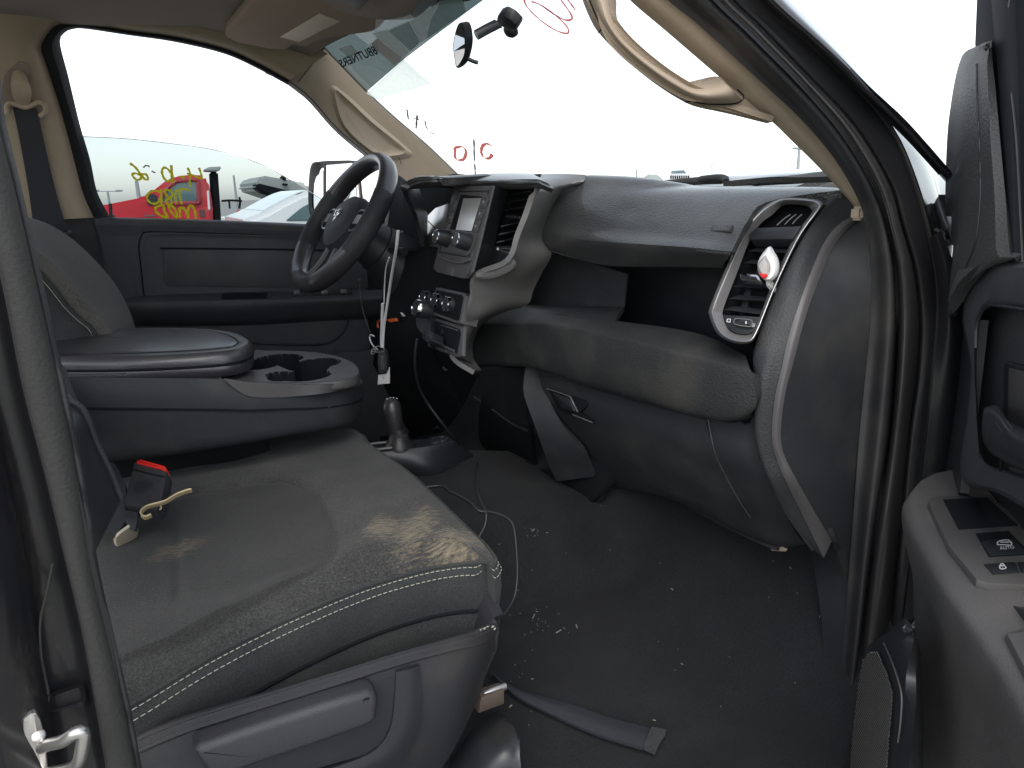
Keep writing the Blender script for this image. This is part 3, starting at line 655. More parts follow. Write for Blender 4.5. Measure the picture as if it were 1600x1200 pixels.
sil2 = [((a[0]*.58+b[0]*.42), (a[1]*.58+b[1]*.42)) for a, b in zip(outer, inner)]
ring('bezel', [on(vp(-.022), *outer), on(vp(.002), *outer), on(vp(.008), *outer2), on(vp(.009), *sil), on(vp(.008), *sil2), on(vp(-.004), *inner), on(vp(-.03), *inner)], m_bezel, ve, k=6)
tube('silver_line', on(vp(.0092), *sil), .0014, m_silver, ve, n=120, seg=8, closed=True)
plate('vent_cavity', on(vp(-.030), *outer2), .02, m_void, ve, bev=0)
plate('cross_bar', on(vp(.006), (1180, 355), (1252, 352), (1247, 360), (1238, 373), (1172, 374), (1169, 366)), .02, m_pls, ve, bev=.004)
def slat(name, l, r, dep, m, d=-.006, th=.004):
    """a louvre: blade that runs back into the duct"""
    p, q = at(*l, pl=vp(d)), at(*r, pl=vp(d)); back = Vector((.9, -.12, -.30)).normalized()*dep
    up = Vector((.02, 0, th))
    vs = [p, q, q+back, p+back, p+up, q+up, q+back+up, p+back+up]
    fs = [(0, 1, 2, 3), (4, 5, 6, 7), (0, 1, 5, 4), (1, 2, 6, 5), (2, 3, 7, 6), (3, 0, 4, 7)]
    return mesh(name, vs, fs, m, ve, smooth=False)
for l, r in (((1168, 392.5), (1230, 395)), ((1161, 411), (1222, 414)), ((1145, 448), (1203, 450)), ((1138, 467), (1196, 470)), ((1131, 484), (1188, 491))):
    slat('louvre', l, r, .035, m_pls)
for u, v, w, x in ((1172, 440, 1160, 490), (1198, 395, 1180, 440)):
    plate('vane', on(vp(-.02), (u-5, v), (u+5, v), (w+5, x), (w-5, x)), .02, m_pls, ve, bev=.001)
plate('silver_tab', on(vp(.006), (1155, 428), (1160, 425.5), (1184, 429), (1189, 438), (1184, 440), (1157, 437)), .012, m_chrome, ve, bev=.002, r=.3)
plate('tab_inset', on(vp(.0068), (1159, 430), (1181, 432), (1184, 436.5), (1159, 435)), .004, m_pls, ve, bev=.0008, r=.3)
plate('thumbwheel_face', on(vp(-.002), (1130, 492), (1188, 495), (1178, 516), (1168, 522), (1150, 521), (1136, 512)), .012, m_pls, ve, bev=.001)
plate('thumbwheel', on(vp(.003), (1147, 499), (1152, 497), (1172, 499), (1176, 503), (1173, 511), (1148, 507)), .008, m_pls, ve, bev=.003, r=.25)
ring('thumbwheel_rim', [on(vp(.0035), (1147, 499), (1152, 497), (1172, 499), (1176, 503), (1173, 511), (1148, 507)), on(vp(.0035), (1148.3, 500), (1152.5, 498.2), (1171.5, 500.3), (1174.5, 503.5), (1172, 509.6), (1149, 506))], m_bezel, ve, k=3)
plate('position_mark', on(vp(.0042), (1165, 502), (1166.5, 502), (1166, 506), (1164.5, 506)), .001, m_print, ve, bev=0)
ring('closed_symbol', [on(vp(.0), (1136, 498), (1142, 498), (1141, 504), (1135, 503)), on(vp(.0), (1137.2, 499), (1140.8, 499), (1140, 502.8), (1136.4, 502.2))], m_print, ve, k=2, lin=True)
strokes('open_symbol', [[(1176, 506), (1180, 506)], [(1175.5, 508), (1179.5, 508.4)], [(1175, 510), (1179, 510.6)]], vp(.0), .0006, m_print, ve)
# small demister grille in the top of the bezel
for k in range(3):
    tube('demister_fin', on(vp(-.008-.0), (1214+12*k, 352-k), (1224+11*k, 343-k), (1235+9*k, 335)), .0011, m_bezel, ve, n=8, seg=6)
# ---- air freshener
af = empty('air_freshener', at(1200, 430, pl=vp(.02)), None, 'white teardrop air freshener with a clear red-tipped capsule clipped to the passenger vent', 'air freshener')
tear = [(1202, 385), (1208, 393), (1214, 404), (1216, 416), (1214, 428), (1208, 437), (1201, 440), (1193, 437), (1186, 428), (1183, 416), (1186, 404), (1194, 392)]
def tsc(s, du=0, dv=0): return [(1199+(u-1199)*s+du, 416+(v-416)*s+dv) for u, v in tear]
ring('body', [on(vp(.008), *tsc(.85, 4)), on(vp(.014), *tsc(1, 2)), on(vp(.024), *tsc(.98)), on(vp(.030), *tsc(.82, -2, 1)), on(vp(.031), *tsc(.70, -4, 2))], m_white, af, k=5, closed_back=True)
m_lens = mat('clear_gel_lens', (.45, .42, .40), .08, coat=1, vary=.3, vscale=60)
ring('lens', [on(vp(.030), *tsc(.66, -5, 3)), on(vp(.038), *tsc(.58, -6, 3)), on(vp(.042), *tsc(.36, -6, 3))], m_lens, af, k=5, closed_back=True)
plate('red_gel', on(vp(.0415), (1185, 427), (1196, 424), (1198, 429), (1191, 434)), .004, m_red, af, bev=.0015, r=.3)
plate('clip', on(vp(.012), (1196, 436), (1204, 436), (1203, 446), (1197, 446)), .02, m_white, af, bev=.001)
# ================================================================== CENTRE STACK
cs = part('centre_stack', T, 'grey centre stack with small screen, knobs and vent')
# grey cheek that faces the passenger
sp_rows = [((846, 272, .83), (880, 271.5, .86), (915, 273, .885)), ((842, 284, .775), (876, 284, .825), (911, 284, .872)), ((837, 300, .735), (858, 300, .785), (878, 301, .838)), ((826, 335, .715), (843, 336, .765), (856, 338, .815)), ((812, 370, .70), (832, 371, .755), (849, 372, .81)), ((803, 398, .688), (832, 398, .75), (862, 396, .815)), ((786, 416, .672), (820, 424, .735), (848, 424, .80)), ((742, 433, .625), (790, 449, .70), (834, 452, .785)), ((739, 462, .622), (780, 472, .69), (824, 476, .775)), ((731, 488, .612), (757, 492, .655), (788, 488, .735)), ((728, 508, .615), (741, 510, .64), (754, 506, .70)), ((724, 535, .61), (731, 537, .635), (739, 537, .68)), ((720, 556, .605), (730, 563, .635), (741, 569, .67))]
patch('side_panel', [mx(*r) for r in sp_rows], m_grey, cs, nu=14, nv=5, thick=.012)
patch('corner_trim', [mx((748, 505, .70), (739, 522, .685), (735, 545, .675), (740, 560, .675), (752, 578, .68)), off(mx((741, 505, .68), (732, 522, .665), (727, 547, .655), (732, 563, .655), (747, 579, .66)), .003), mx((728, 503, .62), (718, 522, .61), (708, 549, .60), (716, 563, .60), (742, 579, .62))], m_grey, cs, nu=24, nv=3, thick=.01)
# top pad of the dash over the stack
tp0 = mx((705, 284, .665), (730, 287, .665), (775, 287, .69), (835, 286, .73), (846, 285, .745))
tp1 = mx((707, 280, .675), (735, 279, .68), (775, 279, .70), (833, 279, .745), (848, 280, .76))
tp2 = mx((716, 276, .72), (745, 272, .74), (785, 270.5, .77), (820, 270.5, .80), (842, 271.5, .82))
tp3 = [p+Vector((.2, .0, -.02)) for p in tp2]
tpu = [p+Vector((.03, 0, -.012)) for p in tp0]
patch('top_pad', [tpu, tp0, tp1, tp2, tp3], m_pad, cs, nu=30, nv=4, thick=.012)
SP = pl3(at(711, 292, X=.668), at(771, 290, X=.668), at(678, 424, X=.612))
def sp(d): return shift(SP, d)
plate('stack_panel', on(sp(.0), (710, 291), (771, 290), (752, 370), (738, 425), (731, 434), (722, 435), (682, 425), (677, 419), (690, 365)), .004, m_stack, cs, bev=.0015)
# dark return between panel and vent
patch('panel_return', [on(sp(-.002), (771, 290), (752, 370), (738, 424), (732, 434)), mx((795, 296, .735), (780, 350, .715), (766, 412, .685), (744, 428, .645))], m_pls, cs, nu=24, nv=2, thick=.006)
mod_o = [(716, 301), (721, 299), (759, 298), (763, 301), (748, 358), (734, 398), (730, 402), (690, 395), (686, 391), (702, 350)]
mod_i = [(a*.95+724*.05, b*.95+350*.05) for a, b in mod_o]
ring('module_recess', [on(sp(.001), *mod_o), on(sp(-.001), *mod_i)], m_void, cs, k=4)
plate('screen_module', on(sp(.003), *mod_i), .006, m_stack, cs, bev=.0015)
plate('screen_frame', on(sp(.0042), (720, 304), (752, 307), (737, 362), (703, 358)), .002, m_void, cs, bev=.0005)
plate('screen', on(sp(.005), (724, 310), (751, 309.5), (736.5, 361), (712, 359)), .001, m_screen, cs, bev=0)
for k, (u, v) in enumerate(((754.5, 317), (748.5, 335), (742, 355))):
    plate('button', on(sp(.005), (u-3.6+4, v-9), (u+3.8+4, v-9), (u+4-2, v+8), (u-7.5+4-1, v+8)), .003, m_stack, cs, bev=.0008, r=.15)
    strokes('button_symbol', [[(u-.5, v-2), (u+2.5, v-2.5)], [(u+1, v-4), (u+.5, v+2)]], sp(.0055), .0006, m_print, cs)
for k, (u, v) in enumerate(((710, 322), (704.5, 340), (698.5, 358))):
    plate('button', on(sp(.005), (u-2, v-9), (u+3.5, v-9), (u-1, v+8), (u-6.5, v+8)), .003, m_stack, cs, bev=.0008, r=.15)
    strokes('button_symbol', [[(u-1.5, v), (u, v-.5)]], sp(.0055), .0006, m_print, cs)
NX = Vector((-1, -.06, .28)).normalized()
for (u, v) in ((701, 374), (733, 379)):
    base = at(u, v, pl=sp(.002))
    kn = lathe('knob', base, NX, [(0, .019), (.004, .0185), (.030, .0165), (.033, .0155), (.0335, .012), (.033, .002)], m_pls, cs, seg=28)
    lathe('knob_ring', base+NX*.0325, NX, [(0, .0158), (.0018, .0155), (.0022, .0145), (.0012, .0132)], m_chrome, kn, seg=28, cap=False)
plate('storage_flap', on(sp(.0015), (696, 415), (707, 416), (709, 419), (706, 431), (693, 428)), .003, m_stack, cs, bev=.0008)
tube('storage_lip', on(sp(.003), (688, 400), (694, 405), (712, 410), (726, 410), (735, 406)), .003, m_stack, cs, n=20, seg=8)
# right hand vent of the stack
cv = part('centre_vent', T, 'tall centre air vent beside the screen')
CP = pl3(at(794, 296, X=.735), at(834, 291, X=.742), at(802, 406, X=.69))
def cp_(d): return shift(CP, d)
CPd = cp_(-.03)
plate('vent_cavity', on(CPd, (788, 286), (842, 286), (806, 416), (755, 422)), .02, m_void, cv, bev=0)
def cslat(l, r):
    p, q = at(*l, pl=cp_(-.006)), at(*r, pl=cp_(-.006)); back = Vector((.9, .1, -.2)).normalized()*.03; up = Vector((.005, 0, .003))
    vs = [p, q, q+back, p+back, p+up, q+up, q+back+up, p+back+up]
    mesh('louvre', vs, [(0, 1, 2, 3), (4, 5, 6, 7), (0, 1, 5, 4), (1, 2, 6, 5), (2, 3, 7, 6), (3, 0, 4, 7)], m_pls, cv, smooth=False)
for k in range(9):
    if k in (3, 8): continue
    t = (k+.6)/9.4
    cslat((794-30*t+2, 297+118*t), (827-32*t, 293+114*t))
plate('silver_tab', on(cp_(.004), (786, 335), (789, 334), (808, 335), (811, 337), (810, 341), (790, 341)), .01, m_chrome, cv, bev=.0015, r=.3)
plate('tab_inset', on(cp_(.0046), (790, 336.3), (806, 337.3), (805, 339.8), (791, 339.2)), .003, m_pls, cv, bev=.0006)
plate('vent_base', on(cp_(-.004), (772, 384), (808, 384), (800, 408), (764, 416)), .01, m_pls, cv, bev=.001)
ring('thumbwheel', [on(cp_(.002), (784, 387), (799, 388), (798, 396), (783, 393)), on(cp_(.002), (785, 388.2), (797.5, 389.2), (796.8, 394.4), (784.3, 392))], m_bezel, cv, k=2, lin=True)
plate('closed_symbol', on(cp_(.001), (776, 387), (779.5, 387.4), (779, 391), (775.5, 390.6)), .001, m_print, cv, bev=0)
patch('vent_sill', [mx((744, 426, .625), (766, 423, .655), (786, 416, .675), (802, 405, .69)), mx((744, 433, .622), (768, 431, .648), (790, 423, .67), (806, 411, .69))], m_grey, cv, nu=16, nv=2, thick=.006)
patch('vent_trim', [mx((846, 286, .755), (838, 300, .735), (820, 345, .715), (802, 396, .69), (796, 412, .68)), mx((839, 289, .742), (833, 302, .73), (816, 345, .71), (798, 396, .688), (792, 411, .678))], m_stack, cv, nu=20, nv=2, thick=.006)
# recess under the panel, climate panel, switches
plate('stack_recess', mx((682, 424, .63), (738, 434, .65), (738, 462, .655), (680, 455, .63)), .05, m_void, cs, bev=0)
HPp = pl3(at(681, 450, X=.62), at(728, 459, X=.62), at(672, 487, X=.602))
def hp(d): return shift(HPp, d)
cpn = part('climate_panel', T, 'climate control panel with chrome ringed knobs above a switch row')
plate('panel_frame', on(hp(0), (681, 449), (686, 449), (725, 457), (729, 462), (724, 485), (719, 505), (714, 506), (676, 492), (671, 486), (676, 466)), .04, m_stack, cpn, bev=.003)
plate('panel_face', on(hp(.001), (682, 453), (722, 461), (724, 465), (717, 500), (713, 501), (676, 487), (675, 482)), .006, m_void, cpn, bev=.001)
for u, v, r in ((669.5, 465, .0165), (688, 470, .0165), (706, 476, .0165)):
    base = at(u, v, pl=hp(.001)); nx = Vector((-1, -.05, .22)).normalized()
    kn = lathe('knob', base, nx, [(0, r*1.05), (.014, r), (.017, r*.88), (.0165, .002)], m_pls, cpn, seg=26)
    lathe('knob_ring', base+nx*.014, nx, [(-.004, r*1.04), (.0025, r*1.02), (.0035, r*.95), (.002, r*.86)], m_chrome, kn, seg=26, cap=False)
lp = part('switch_panel', T, 'lower switch panel with power socket and pale rocker row')
KP = pl3(at(673, 499, X=.605), at(718, 516, X=.605), at(677, 539, X=.59))
def kp_(d): return shift(KP, d)
plate('switch_frame', on(kp_(0), (672, 494), (719, 508), (724, 511), (722, 556), (714, 559), (668, 541), (667, 520)), .008, m_stack, lp, bev=.004)
plate('switch_face', on(kp_(.002), (674, 499), (717, 514), (719, 522), (713, 552), (677, 538), (672, 520)), .01, m_void, lp, bev=.001)
tube('slot_edge', on(kp_(.003), (689, 508), (703, 512), (715, 516.5)), .0012, m_silver, lp, n=8, seg=6)
lathe('socket', at(691, 519.5, pl=kp_(.002)), Vector((-1, 0, .2)), [(0, .007), (.002, .0068), (.0025, .0055), (-.004, .005)], m_pls, lp, seg=18)
for k in range(6):
    u, v = 680.5+k*5.4, 533.4+k*2.6
    plate('rocker_switch', on(kp_(.004), (u-2.3, v-2.2), (u+2.3, v-.2), (u+1.9, v+4.6), (u-2.7, v+2.6)), .004, m_pls, lp, bev=.0006)
    plate('rocker_mark', on(kp_(.0048), (u-1.8, v-.6), (u+1.7, v+.8), (u+1.4, v+3), (u-2.1, v+1.6)), .001, m_bezel, lp, bev=0)
tube('trim_line', on(kp_(.004), (679, 541), (695, 547.5), (710, 552.5)), .001, m_silver, lp, n=8, seg=6)
plate('brake_release', mx((660, 520, .56), (667, 515, .56), (676, 518, .565), (675, 532, .555), (667, 535, .55), (659, 528, .55)), .03, m_pls, lp, bev=.003, r=.15)
# 4th round switch on the steering side
lk = part('light_switch', T, 'round chrome ringed switch left of the climate panel')
nx = Vector((-1, -.05, .22)).normalized(); base = at(655, 482, X=.575)
lathe('switch_body', base+nx*-.04, nx, [(0, .024), (.045, .021), (.05, .019), (.0495, .003)], m_pls, lk, seg=26)
lathe('switch_ring', base+nx*.006, nx, [(-.004, .0218), (.004, .0205), (.0055, .019), (.0035, .0172)], m_chrome, lk, seg=26, cap=False)
patch('switch_housing', [mx((657, 462, .62), (675, 455, .63), (690, 445, .64)), mx((650, 500, .585), (668, 492, .60), (676, 486, .605)), mx((652, 512, .575), (662, 525, .57), (672, 540, .57))], m_pls, lk, nu=14, nv=4, thick=.02)
# leg of the stack that runs to the floor
patch('stack_leg', [mx((822, 568, .775), (818, 612, .76), (832, 655, .765), (848, 700, .79), (860, 732, .82), (870, 752, .835)), mx((842, 580, .80), (856, 620, .80), (880, 665, .81), (908, 702, .83), (920, 728, .85), (926, 745, .86))], m_pl, cs, nu=30, nv=4, thick=.012)
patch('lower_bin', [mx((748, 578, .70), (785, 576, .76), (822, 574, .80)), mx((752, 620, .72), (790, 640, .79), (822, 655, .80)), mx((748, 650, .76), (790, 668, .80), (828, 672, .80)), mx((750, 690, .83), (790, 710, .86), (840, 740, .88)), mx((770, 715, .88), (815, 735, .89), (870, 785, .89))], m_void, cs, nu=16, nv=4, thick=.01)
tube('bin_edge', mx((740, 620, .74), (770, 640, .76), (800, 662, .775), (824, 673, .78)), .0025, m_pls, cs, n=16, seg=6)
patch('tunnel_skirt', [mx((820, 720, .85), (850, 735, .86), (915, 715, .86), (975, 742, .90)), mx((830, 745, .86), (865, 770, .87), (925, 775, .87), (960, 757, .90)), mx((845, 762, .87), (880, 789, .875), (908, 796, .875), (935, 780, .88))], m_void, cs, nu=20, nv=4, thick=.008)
# ================================================================== INSTRUMENTS AND COLUMN
ic = part('instrument_cluster', T, 'instrument cluster under a padded hood, its lens catching the sky')
hood0 = mx((633, 292, .55), (640, 285, .555), (660, 278, .57), (690, 278, .60), (712, 282, .66))
hood1 = mx((637, 288, .60), (645, 281, .61), (662, 275, .62), (690, 275.5, .65), (716, 279, .71))
hood2 = [p+Vector((.14, .02, -.01)) for p in hood1]
low0 = mx((633.5, 296, .552), (641, 290, .557), (661, 283, .572), (690, 283, .602), (711, 287, .662))
patch('cluster_hood', [[p+Vector((.12, 0, .004)) for p in low0], low0, hood0, hood1, hood2], m_pad, ic, nu=24, nv=4, thick=.008)
patch('hood_cheek', [mx((633, 293, .55), (641, 312, .575), (650, 332, .60), (655, 350, .62), (664, 385, .64)), mx((655, 293, .66), (662, 315, .67), (668, 335, .68), (668, 350, .69), (668, 385, .69))], m_pls, ic, nu=16, nv=3, thick=.01)
plate('cluster_back', mx((630, 285, .74), (720, 285, .74), (720, 400, .72), (630, 400, .72)), .03, m_void, ic, bev=0)
plate('cluster_lens', mx((667, 338, .70), (680, 325, .705), (700, 318, .71), (700, 345, .71), (688, 387, .69), (664, 384, .685)), .004, m_screen, ic, bev=.001)
tube('cluster_rim', off(mx((668, 345, .69), (679, 356, .69), (686, 372, .69), (686, 386, .69)), .006), .0013, m_pls, ic, n=20, seg=8)
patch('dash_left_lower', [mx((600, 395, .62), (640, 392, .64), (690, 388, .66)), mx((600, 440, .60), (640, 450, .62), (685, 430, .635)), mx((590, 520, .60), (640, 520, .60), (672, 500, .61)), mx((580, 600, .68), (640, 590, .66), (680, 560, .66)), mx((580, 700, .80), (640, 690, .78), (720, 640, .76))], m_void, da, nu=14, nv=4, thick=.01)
sw = part('steering_wheel', T, 'black leather steering wheel with inner seam drawn as a bright silver highlight and ram badge')
WCn = Vector((.4895, .4008, 1.5319)); al, be = .6303, -.0944
NV = Vector((-math.cos(al)*math.cos(be), math.cos(al)*math.sin(be), math.sin(al)))
E1 = Vector((0, 0, 1)).cross(NV).normalized(); E2 = NV.cross(E1)          # E1 to driver's right(-Y?) , E2 up the wheel
def wp(a, r, h=0): return WCn+(E1*math.cos(a)+E2*math.sin(a))*r+NV*h
def rimmesh(name, a0, a1, m, closed=False, rr=.0185):
    n = 96 if closed else 26; vs = []; fs = []; sg = 12
    for i in range(n):
        a = a0+(a1-a0)*i/(n if closed else n-1)
        for j in range(sg):
            th = 2*math.pi*j/sg; vs.append(wp(a, .187+rr*math.cos(th), rr*1.4*math.sin(th)))
    for i in range(n if closed else n-1):
        k = (i+1) % n
        for j in range(sg): fs.append((i*sg+j, i*sg+(j+1) % sg, k*sg+(j+1) % sg, k*sg+j))
    return mesh(name, vs, fs, m, sw, ang=60)
rimmesh('rim', 0, 2*math.pi, m_lid, True)
for a0, a1 in ((-.45, .45), (math.pi-.45, math.pi+.45), (-1.95, -1.2)):
    rimmesh('rim_grip', a0, a1, m_lea, rr=.0192)
tube('rim_seam_highlight', [wp(a*math.pi/40, .1755, .0155) for a in range(80)], .0021, m_silver, sw, n=160, seg=6, closed=True)  # highlight along the rim seam, put in as a silver tube
# hub, airbag cover, spokes
def wring(r, h, sx=1, sy=1, n=14, dy=0):
    return [wp(2*math.pi*k/n, 1, 0)*0+WCn+E1*math.cos(2*math.pi*k/n)*r*sx+E2*(math.sin(2*math.pi*k/n)*r*sy+dy)+NV*h for k in range(n)]
ring('airbag_cover', [wring(.082, -.05, 1, .95), wring(.086, -.015, 1, .95), wring(.080, .006, 1, .92), wring(.060, .017, 1, .9), wring(.03, .021, 1, .9), wring(.004, .022)], m_pl, sw, k=4, closed_back=True)
for s in (1, -1):
    a = 0 if s > 0 else math.pi
    pts = [WCn+E1*s*.07+E2*.012+NV*-.008, WCn+E1*s*.12+E2*.008+NV*-.012, WCn+E1*s*.178+E2*.0+NV*-.004]
    tube('spoke', pts, lambda t: .021-.004*t, m_pls, sw, n=12, seg=12, flat=.5, up=NV)
    bp = [WCn+E1*s*x+E2*y+NV*.004 for x, y in ((.082, .030), (.125, .032), (.132, .0), (.120, -.022), (.085, -.024))]
    plate('button_pad', bp, .012, m_void, sw, bev=.002, r=.2, nrm=NV)
    ring('button_trim', [[p+NV*.0008 for p in bp], [p*.86+(WCn+E1*s*.108+E2*.003+NV*.004)*.14+NV*.0016 for p in bp]], m_silver if s < 0 else m_pls, sw, k=4)
    for q in range(3):
        cpt = WCn+E1*s*(.094+.012*q)+E2*.006+NV*.006
        plate('wheel_button', [cpt+E1*x+E2*y for x, y in ((-.004, -.012), (.004, -.012), (.004, .014), (-.004, .014))], .003, m_grey, sw, bev=.0008, nrm=NV)
for s in (1, -1):
    pts = [WCn+E1*s*.025+E2*-.06+NV*-.012, WCn+E1*s*.035+E2*-.12+NV*-.014, WCn+E1*s*.05+E2*-.176+NV*-.004]
    tube('lower_spoke', pts, .0125, m_stack, sw, n=12, seg=10, flat=.5, up=NV)
# badge: shield with a ram's head
bc = WCn+E2*.004+NV*.0225
def bd(pts, h=0): return [bc+E1*x+E2*y+NV*h for x, y in pts]
plate('badge_shield', bd([(-.017, .020), (-.006, .023), (.006, .023), (.017, .020), (.018, .002), (.010, -.014), (0, -.021), (-.010, -.014), (-.018, .002)]), .003, m_stack, sw, bev=.001, nrm=NV)
plate('badge_head', bd([(-.004, .014), (.004, .014), (.006, .004), (.004, -.010), (0, -.016), (-.004, -.010), (-.006, .004)], .001), .002, m_chrome, sw, bev=.0006, nrm=NV)
for s in (1, -1):
    tube('badge_horn', bd([(s*.003, .013), (s*.010, .016), (s*.015, .010), (s*.014, .001), (s*.009, -.003), (s*.008, .004)], .0015), .0019, m_chrome, sw, n=16, seg=6)
# column shroud
cl = part('steering_column', T)
ca = WCn+NV*-.045; cd = -NV
def cring(d, rx, ry, dz=0, n=12): return [ca+cd*d+E1*math.cos(2*math.pi*k/n)*rx+E2*(math.sin(2*math.pi*k/n)*ry+dz) for k in range(n)]
ring('column_shroud', [cring(-.005, .035, .035), cring(0, .052, .055), cring(.06, .058, .062, -.004), cring(.075, .062, .066, -.004), cring(.16, .082, .085, -.01), cring(.27, .10, .11, -.03), cring(.32, .10, .11, -.04)], m_pls, cl, k=4, closed_back=True)
tube('shroud_seam', [p+(p-(ca+cd*.068)).normalized()*.0005 for p in cring(.068, .060, .064, -.004, 20)], .0016, m_void, cl, n=60, seg=5, closed=True)
tube('stalk', [ca+cd*.08+E1*s_ for s_ in (.05, .10, .15)], lambda t: .008+.002*t, m_pls, cl, n=10, seg=10)
lathe('ignition_bezel', ca+cd*.12+E1*-.07+E2*.03, (E1*-1+NV*.3), [(0, .020), (.012, .018), (.014, .015), (.010, .012)], m_pls, cl, seg=20)
# ================================================================== DRIVER'S DOOR
dd = part('driver_door', T, 'dark driver door with ledge armrest and window lowered half way')
DP = (Vector((0, .80, 1.4)), Vector((0, 1, .06)).normalized())
def dp(d): return shift(DP, d)
belt = [(146, 338), (250, 340), (370, 344), (500, 350), (640, 358)]
patch('door_top', [on(GL, *[(u, v+1) for u, v in belt]), on(dp(.012), *[(u, v+3) for u, v in belt]), on(dp(.022), *[(u+2, v+10) for u, v in belt]), on(dp(.015), *[(u+6, v+24) for u, v in belt]), on(dp(.012), (158, 380), (270, 382), (380, 384), (510, 388), (650, 392)), on(dp(.012), (178, 470), (290, 472), (400, 472), (520, 472), (660, 470)), on(dp(.012), (195, 600), (300, 610), (420, 620), (540, 640), (680, 660)), on(dp(.0), (210, 760), (320, 760), (440, 760), (560, 760), (700, 760))], m_door, dd, nu=30, nv=4, thick=.02).name = 'door_card'
Dd = dp(.012)
rec = [(217, 380), (224, 366), (238, 362), (330, 364), (480, 368), (600, 372), (610, 440), (600, 470), (400, 472), (227, 470)]
rec2 = [(a+(400-a)*.03+4, b+(415-b)*.12) for a, b in rec]
ring('card_recess', [on(dp(.0145), *rec), on(dp(.016), *[(a+(400-a)*.01+1, b+(415-b)*.05) for a, b in rec]), on(dp(.0135), *rec2)], m_door, dd, k=6, lin=False)
tube('recess_line', on(dp(.0148), (226, 470), (221, 425), (217, 385), (222, 368), (236, 362), (330, 364), (480, 368), (600, 372)), .0022, m_void, dd, n=60, seg=6)
plate('inset_panel', on(dp(.0165), (256, 388), (600, 392), (600, 452), (400, 449), (262, 447), (256, 440)), .006, m_door, dd, bev=.003, r=.08)
tube('inset_shadow', on(dp(.0175), (250, 388), (330, 388.5), (450, 390), (600, 393)), .003, m_void, dd, n=20, seg=6)
# armrest ledge
patch('armrest', [on(dp(.013), (188, 468), (226, 462), (300, 459), (400, 456), (500, 454), (640, 450)), on(dp(.075), (190, 473), (222, 471), (300, 469), (400, 467), (500, 465), (640, 461)), on(dp(.085), (193, 478), (222, 477), (300, 475), (400, 472), (500, 469), (640, 464)), on(dp(.08), (193, 486), (222, 488), (300, 487), (400, 483), (500, 477), (640, 471)), on(dp(.05), (197, 500), (226, 503), (300, 503), (400, 500), (500, 494), (640, 488)), on(dp(.013), (200, 508), (230, 510), (300, 510), (400, 508), (500, 502), (640, 496))], m_door, dd, nu=40, nv=4, thick=.008)
plate('pull_cup', on(shift(DP, .055), (349, 458), (416, 457), (414, 465), (345, 466)), .02, m_void, dd, bev=.001, nrm=Vector((0, 0, 1)))
plate('switch_plate', on(dp(.060), (455, 458), (550, 454), (552, 462), (458, 464)), .012, m_pls, dd, bev=.002, r=.2)
for u, v in ((464, 457), (507, 456.5), (537, 455)):
    plate('window_switch', on(dp(.064), (u-5, v-2), (u+5, v-2.5), (u+6, v+3), (u-5, v+3.5)), .01, m_grey, dd, bev=.002, r=.2)
tube('pocket_line', on(dp(.016), (235, 530), (380, 535), (500, 538), (535, 520), (545, 495)), .004, m_pls, dd, n=30, seg=6)
patch('door_pocket', [on(dp(.05), (205, 545), (300, 552), (420, 556), (520, 552), (640, 540)), on(dp(.055), (208, 560), (300, 568), (420, 572), (520, 568), (640, 560)), on(dp(.05), (215, 700), (320, 700), (440, 700), (560, 700), (700, 700))], m_door, dd, nu=24, nv=3, thick=.01)
tube('lock_rod', [at(174, 340, pl=dp(.012)), at(173, 330, pl=dp(.012)), at(172.5, 318, pl=dp(.012))], .0042, m_pls, dd, n=8, seg=10)
lathe('rod_collar', at(174, 339, pl=dp(.006)), Vector((0, 0, 1)), [(0, .012), (.004, .011), (.006, .006)], m_pls, dd, seg=16)
patch('latch_edge', [on(dp(-.02), (143, 338), (165, 430), (195, 560), (215, 700)), on(dp(.0), (149, 338), (172, 430), (202, 560), (222, 700)), on(dp(.012), (156, 340), (180, 430), (210, 560), (230, 700))], m_rub, dd, nu=20, nv=2, thick=.01)
gtop = [(125, 213), (190, 216), (250, 222), (330, 233), (400, 253), (450, 279), (480, 297), (520, 322), (560, 350)]
gv = on(GL, (120, 213)) + on(GL, *gtop) + on(GL, (560, 372), (350, 356), (150, 350))
wn = pane('window_glass', gv, m_gl, dd)
tube('glass_edge', on(GL, *gtop), .0014, paintmat('ground_glass_edge', (.97, .98, .98), .2), dd, n=50, seg=6)
strokes('marker_writing', [[(203, 255), (212, 262), (219, 272), (220, 279), (214, 281), (208, 276), (207, 272), (212, 271), (219, 273)], [(220, 273), (227, 272), (231, 277), (230, 281), (225, 279), (222, 273)]], GL, .0034, m_yel, dd)
strokes('marker_writing', [[(224, 262), (227, 259), (231, 259), (234, 261)], [(237, 267), (240, 269), (243, 269.5)]], GL, .0022, m_greyink, dd)
strokes('marker_writing', [[(267.5, 258), (268.5, 268), (271, 286)], [(267, 270), (262, 264), (256, 262), (253, 268), (256, 278), (262, 283), (268, 280), (268, 270)]], GL, .0036, m_yel, dd)
strokes('marker_writing', [[(293, 262), (297, 271), (296.5, 282), (297, 292)], [(281, 276), (286, 277), (289, 276.5)], [(311, 262), (315, 275), (313, 279), (302, 274), (292, 271)]], GL, .0032, m_yel, dd)
strokes('marker_writing', [[(251, 295), (252, 308), (252.5, 319)], [(250, 300), (244, 298), (236, 299), (230, 305), (231, 313), (238, 318), (246, 317), (251, 310)], [(262, 308), (258, 301), (260, 296), (267, 299), (270, 304), (264, 310), (259, 314), (262, 319), (268, 318), (267, 311), (261, 306)], [(275, 296), (274, 308), (275.5, 319)], [(297, 297), (288, 295.5), (281, 296), (281, 306), (284, 319)]], GL, .0034, m_yel, dd)
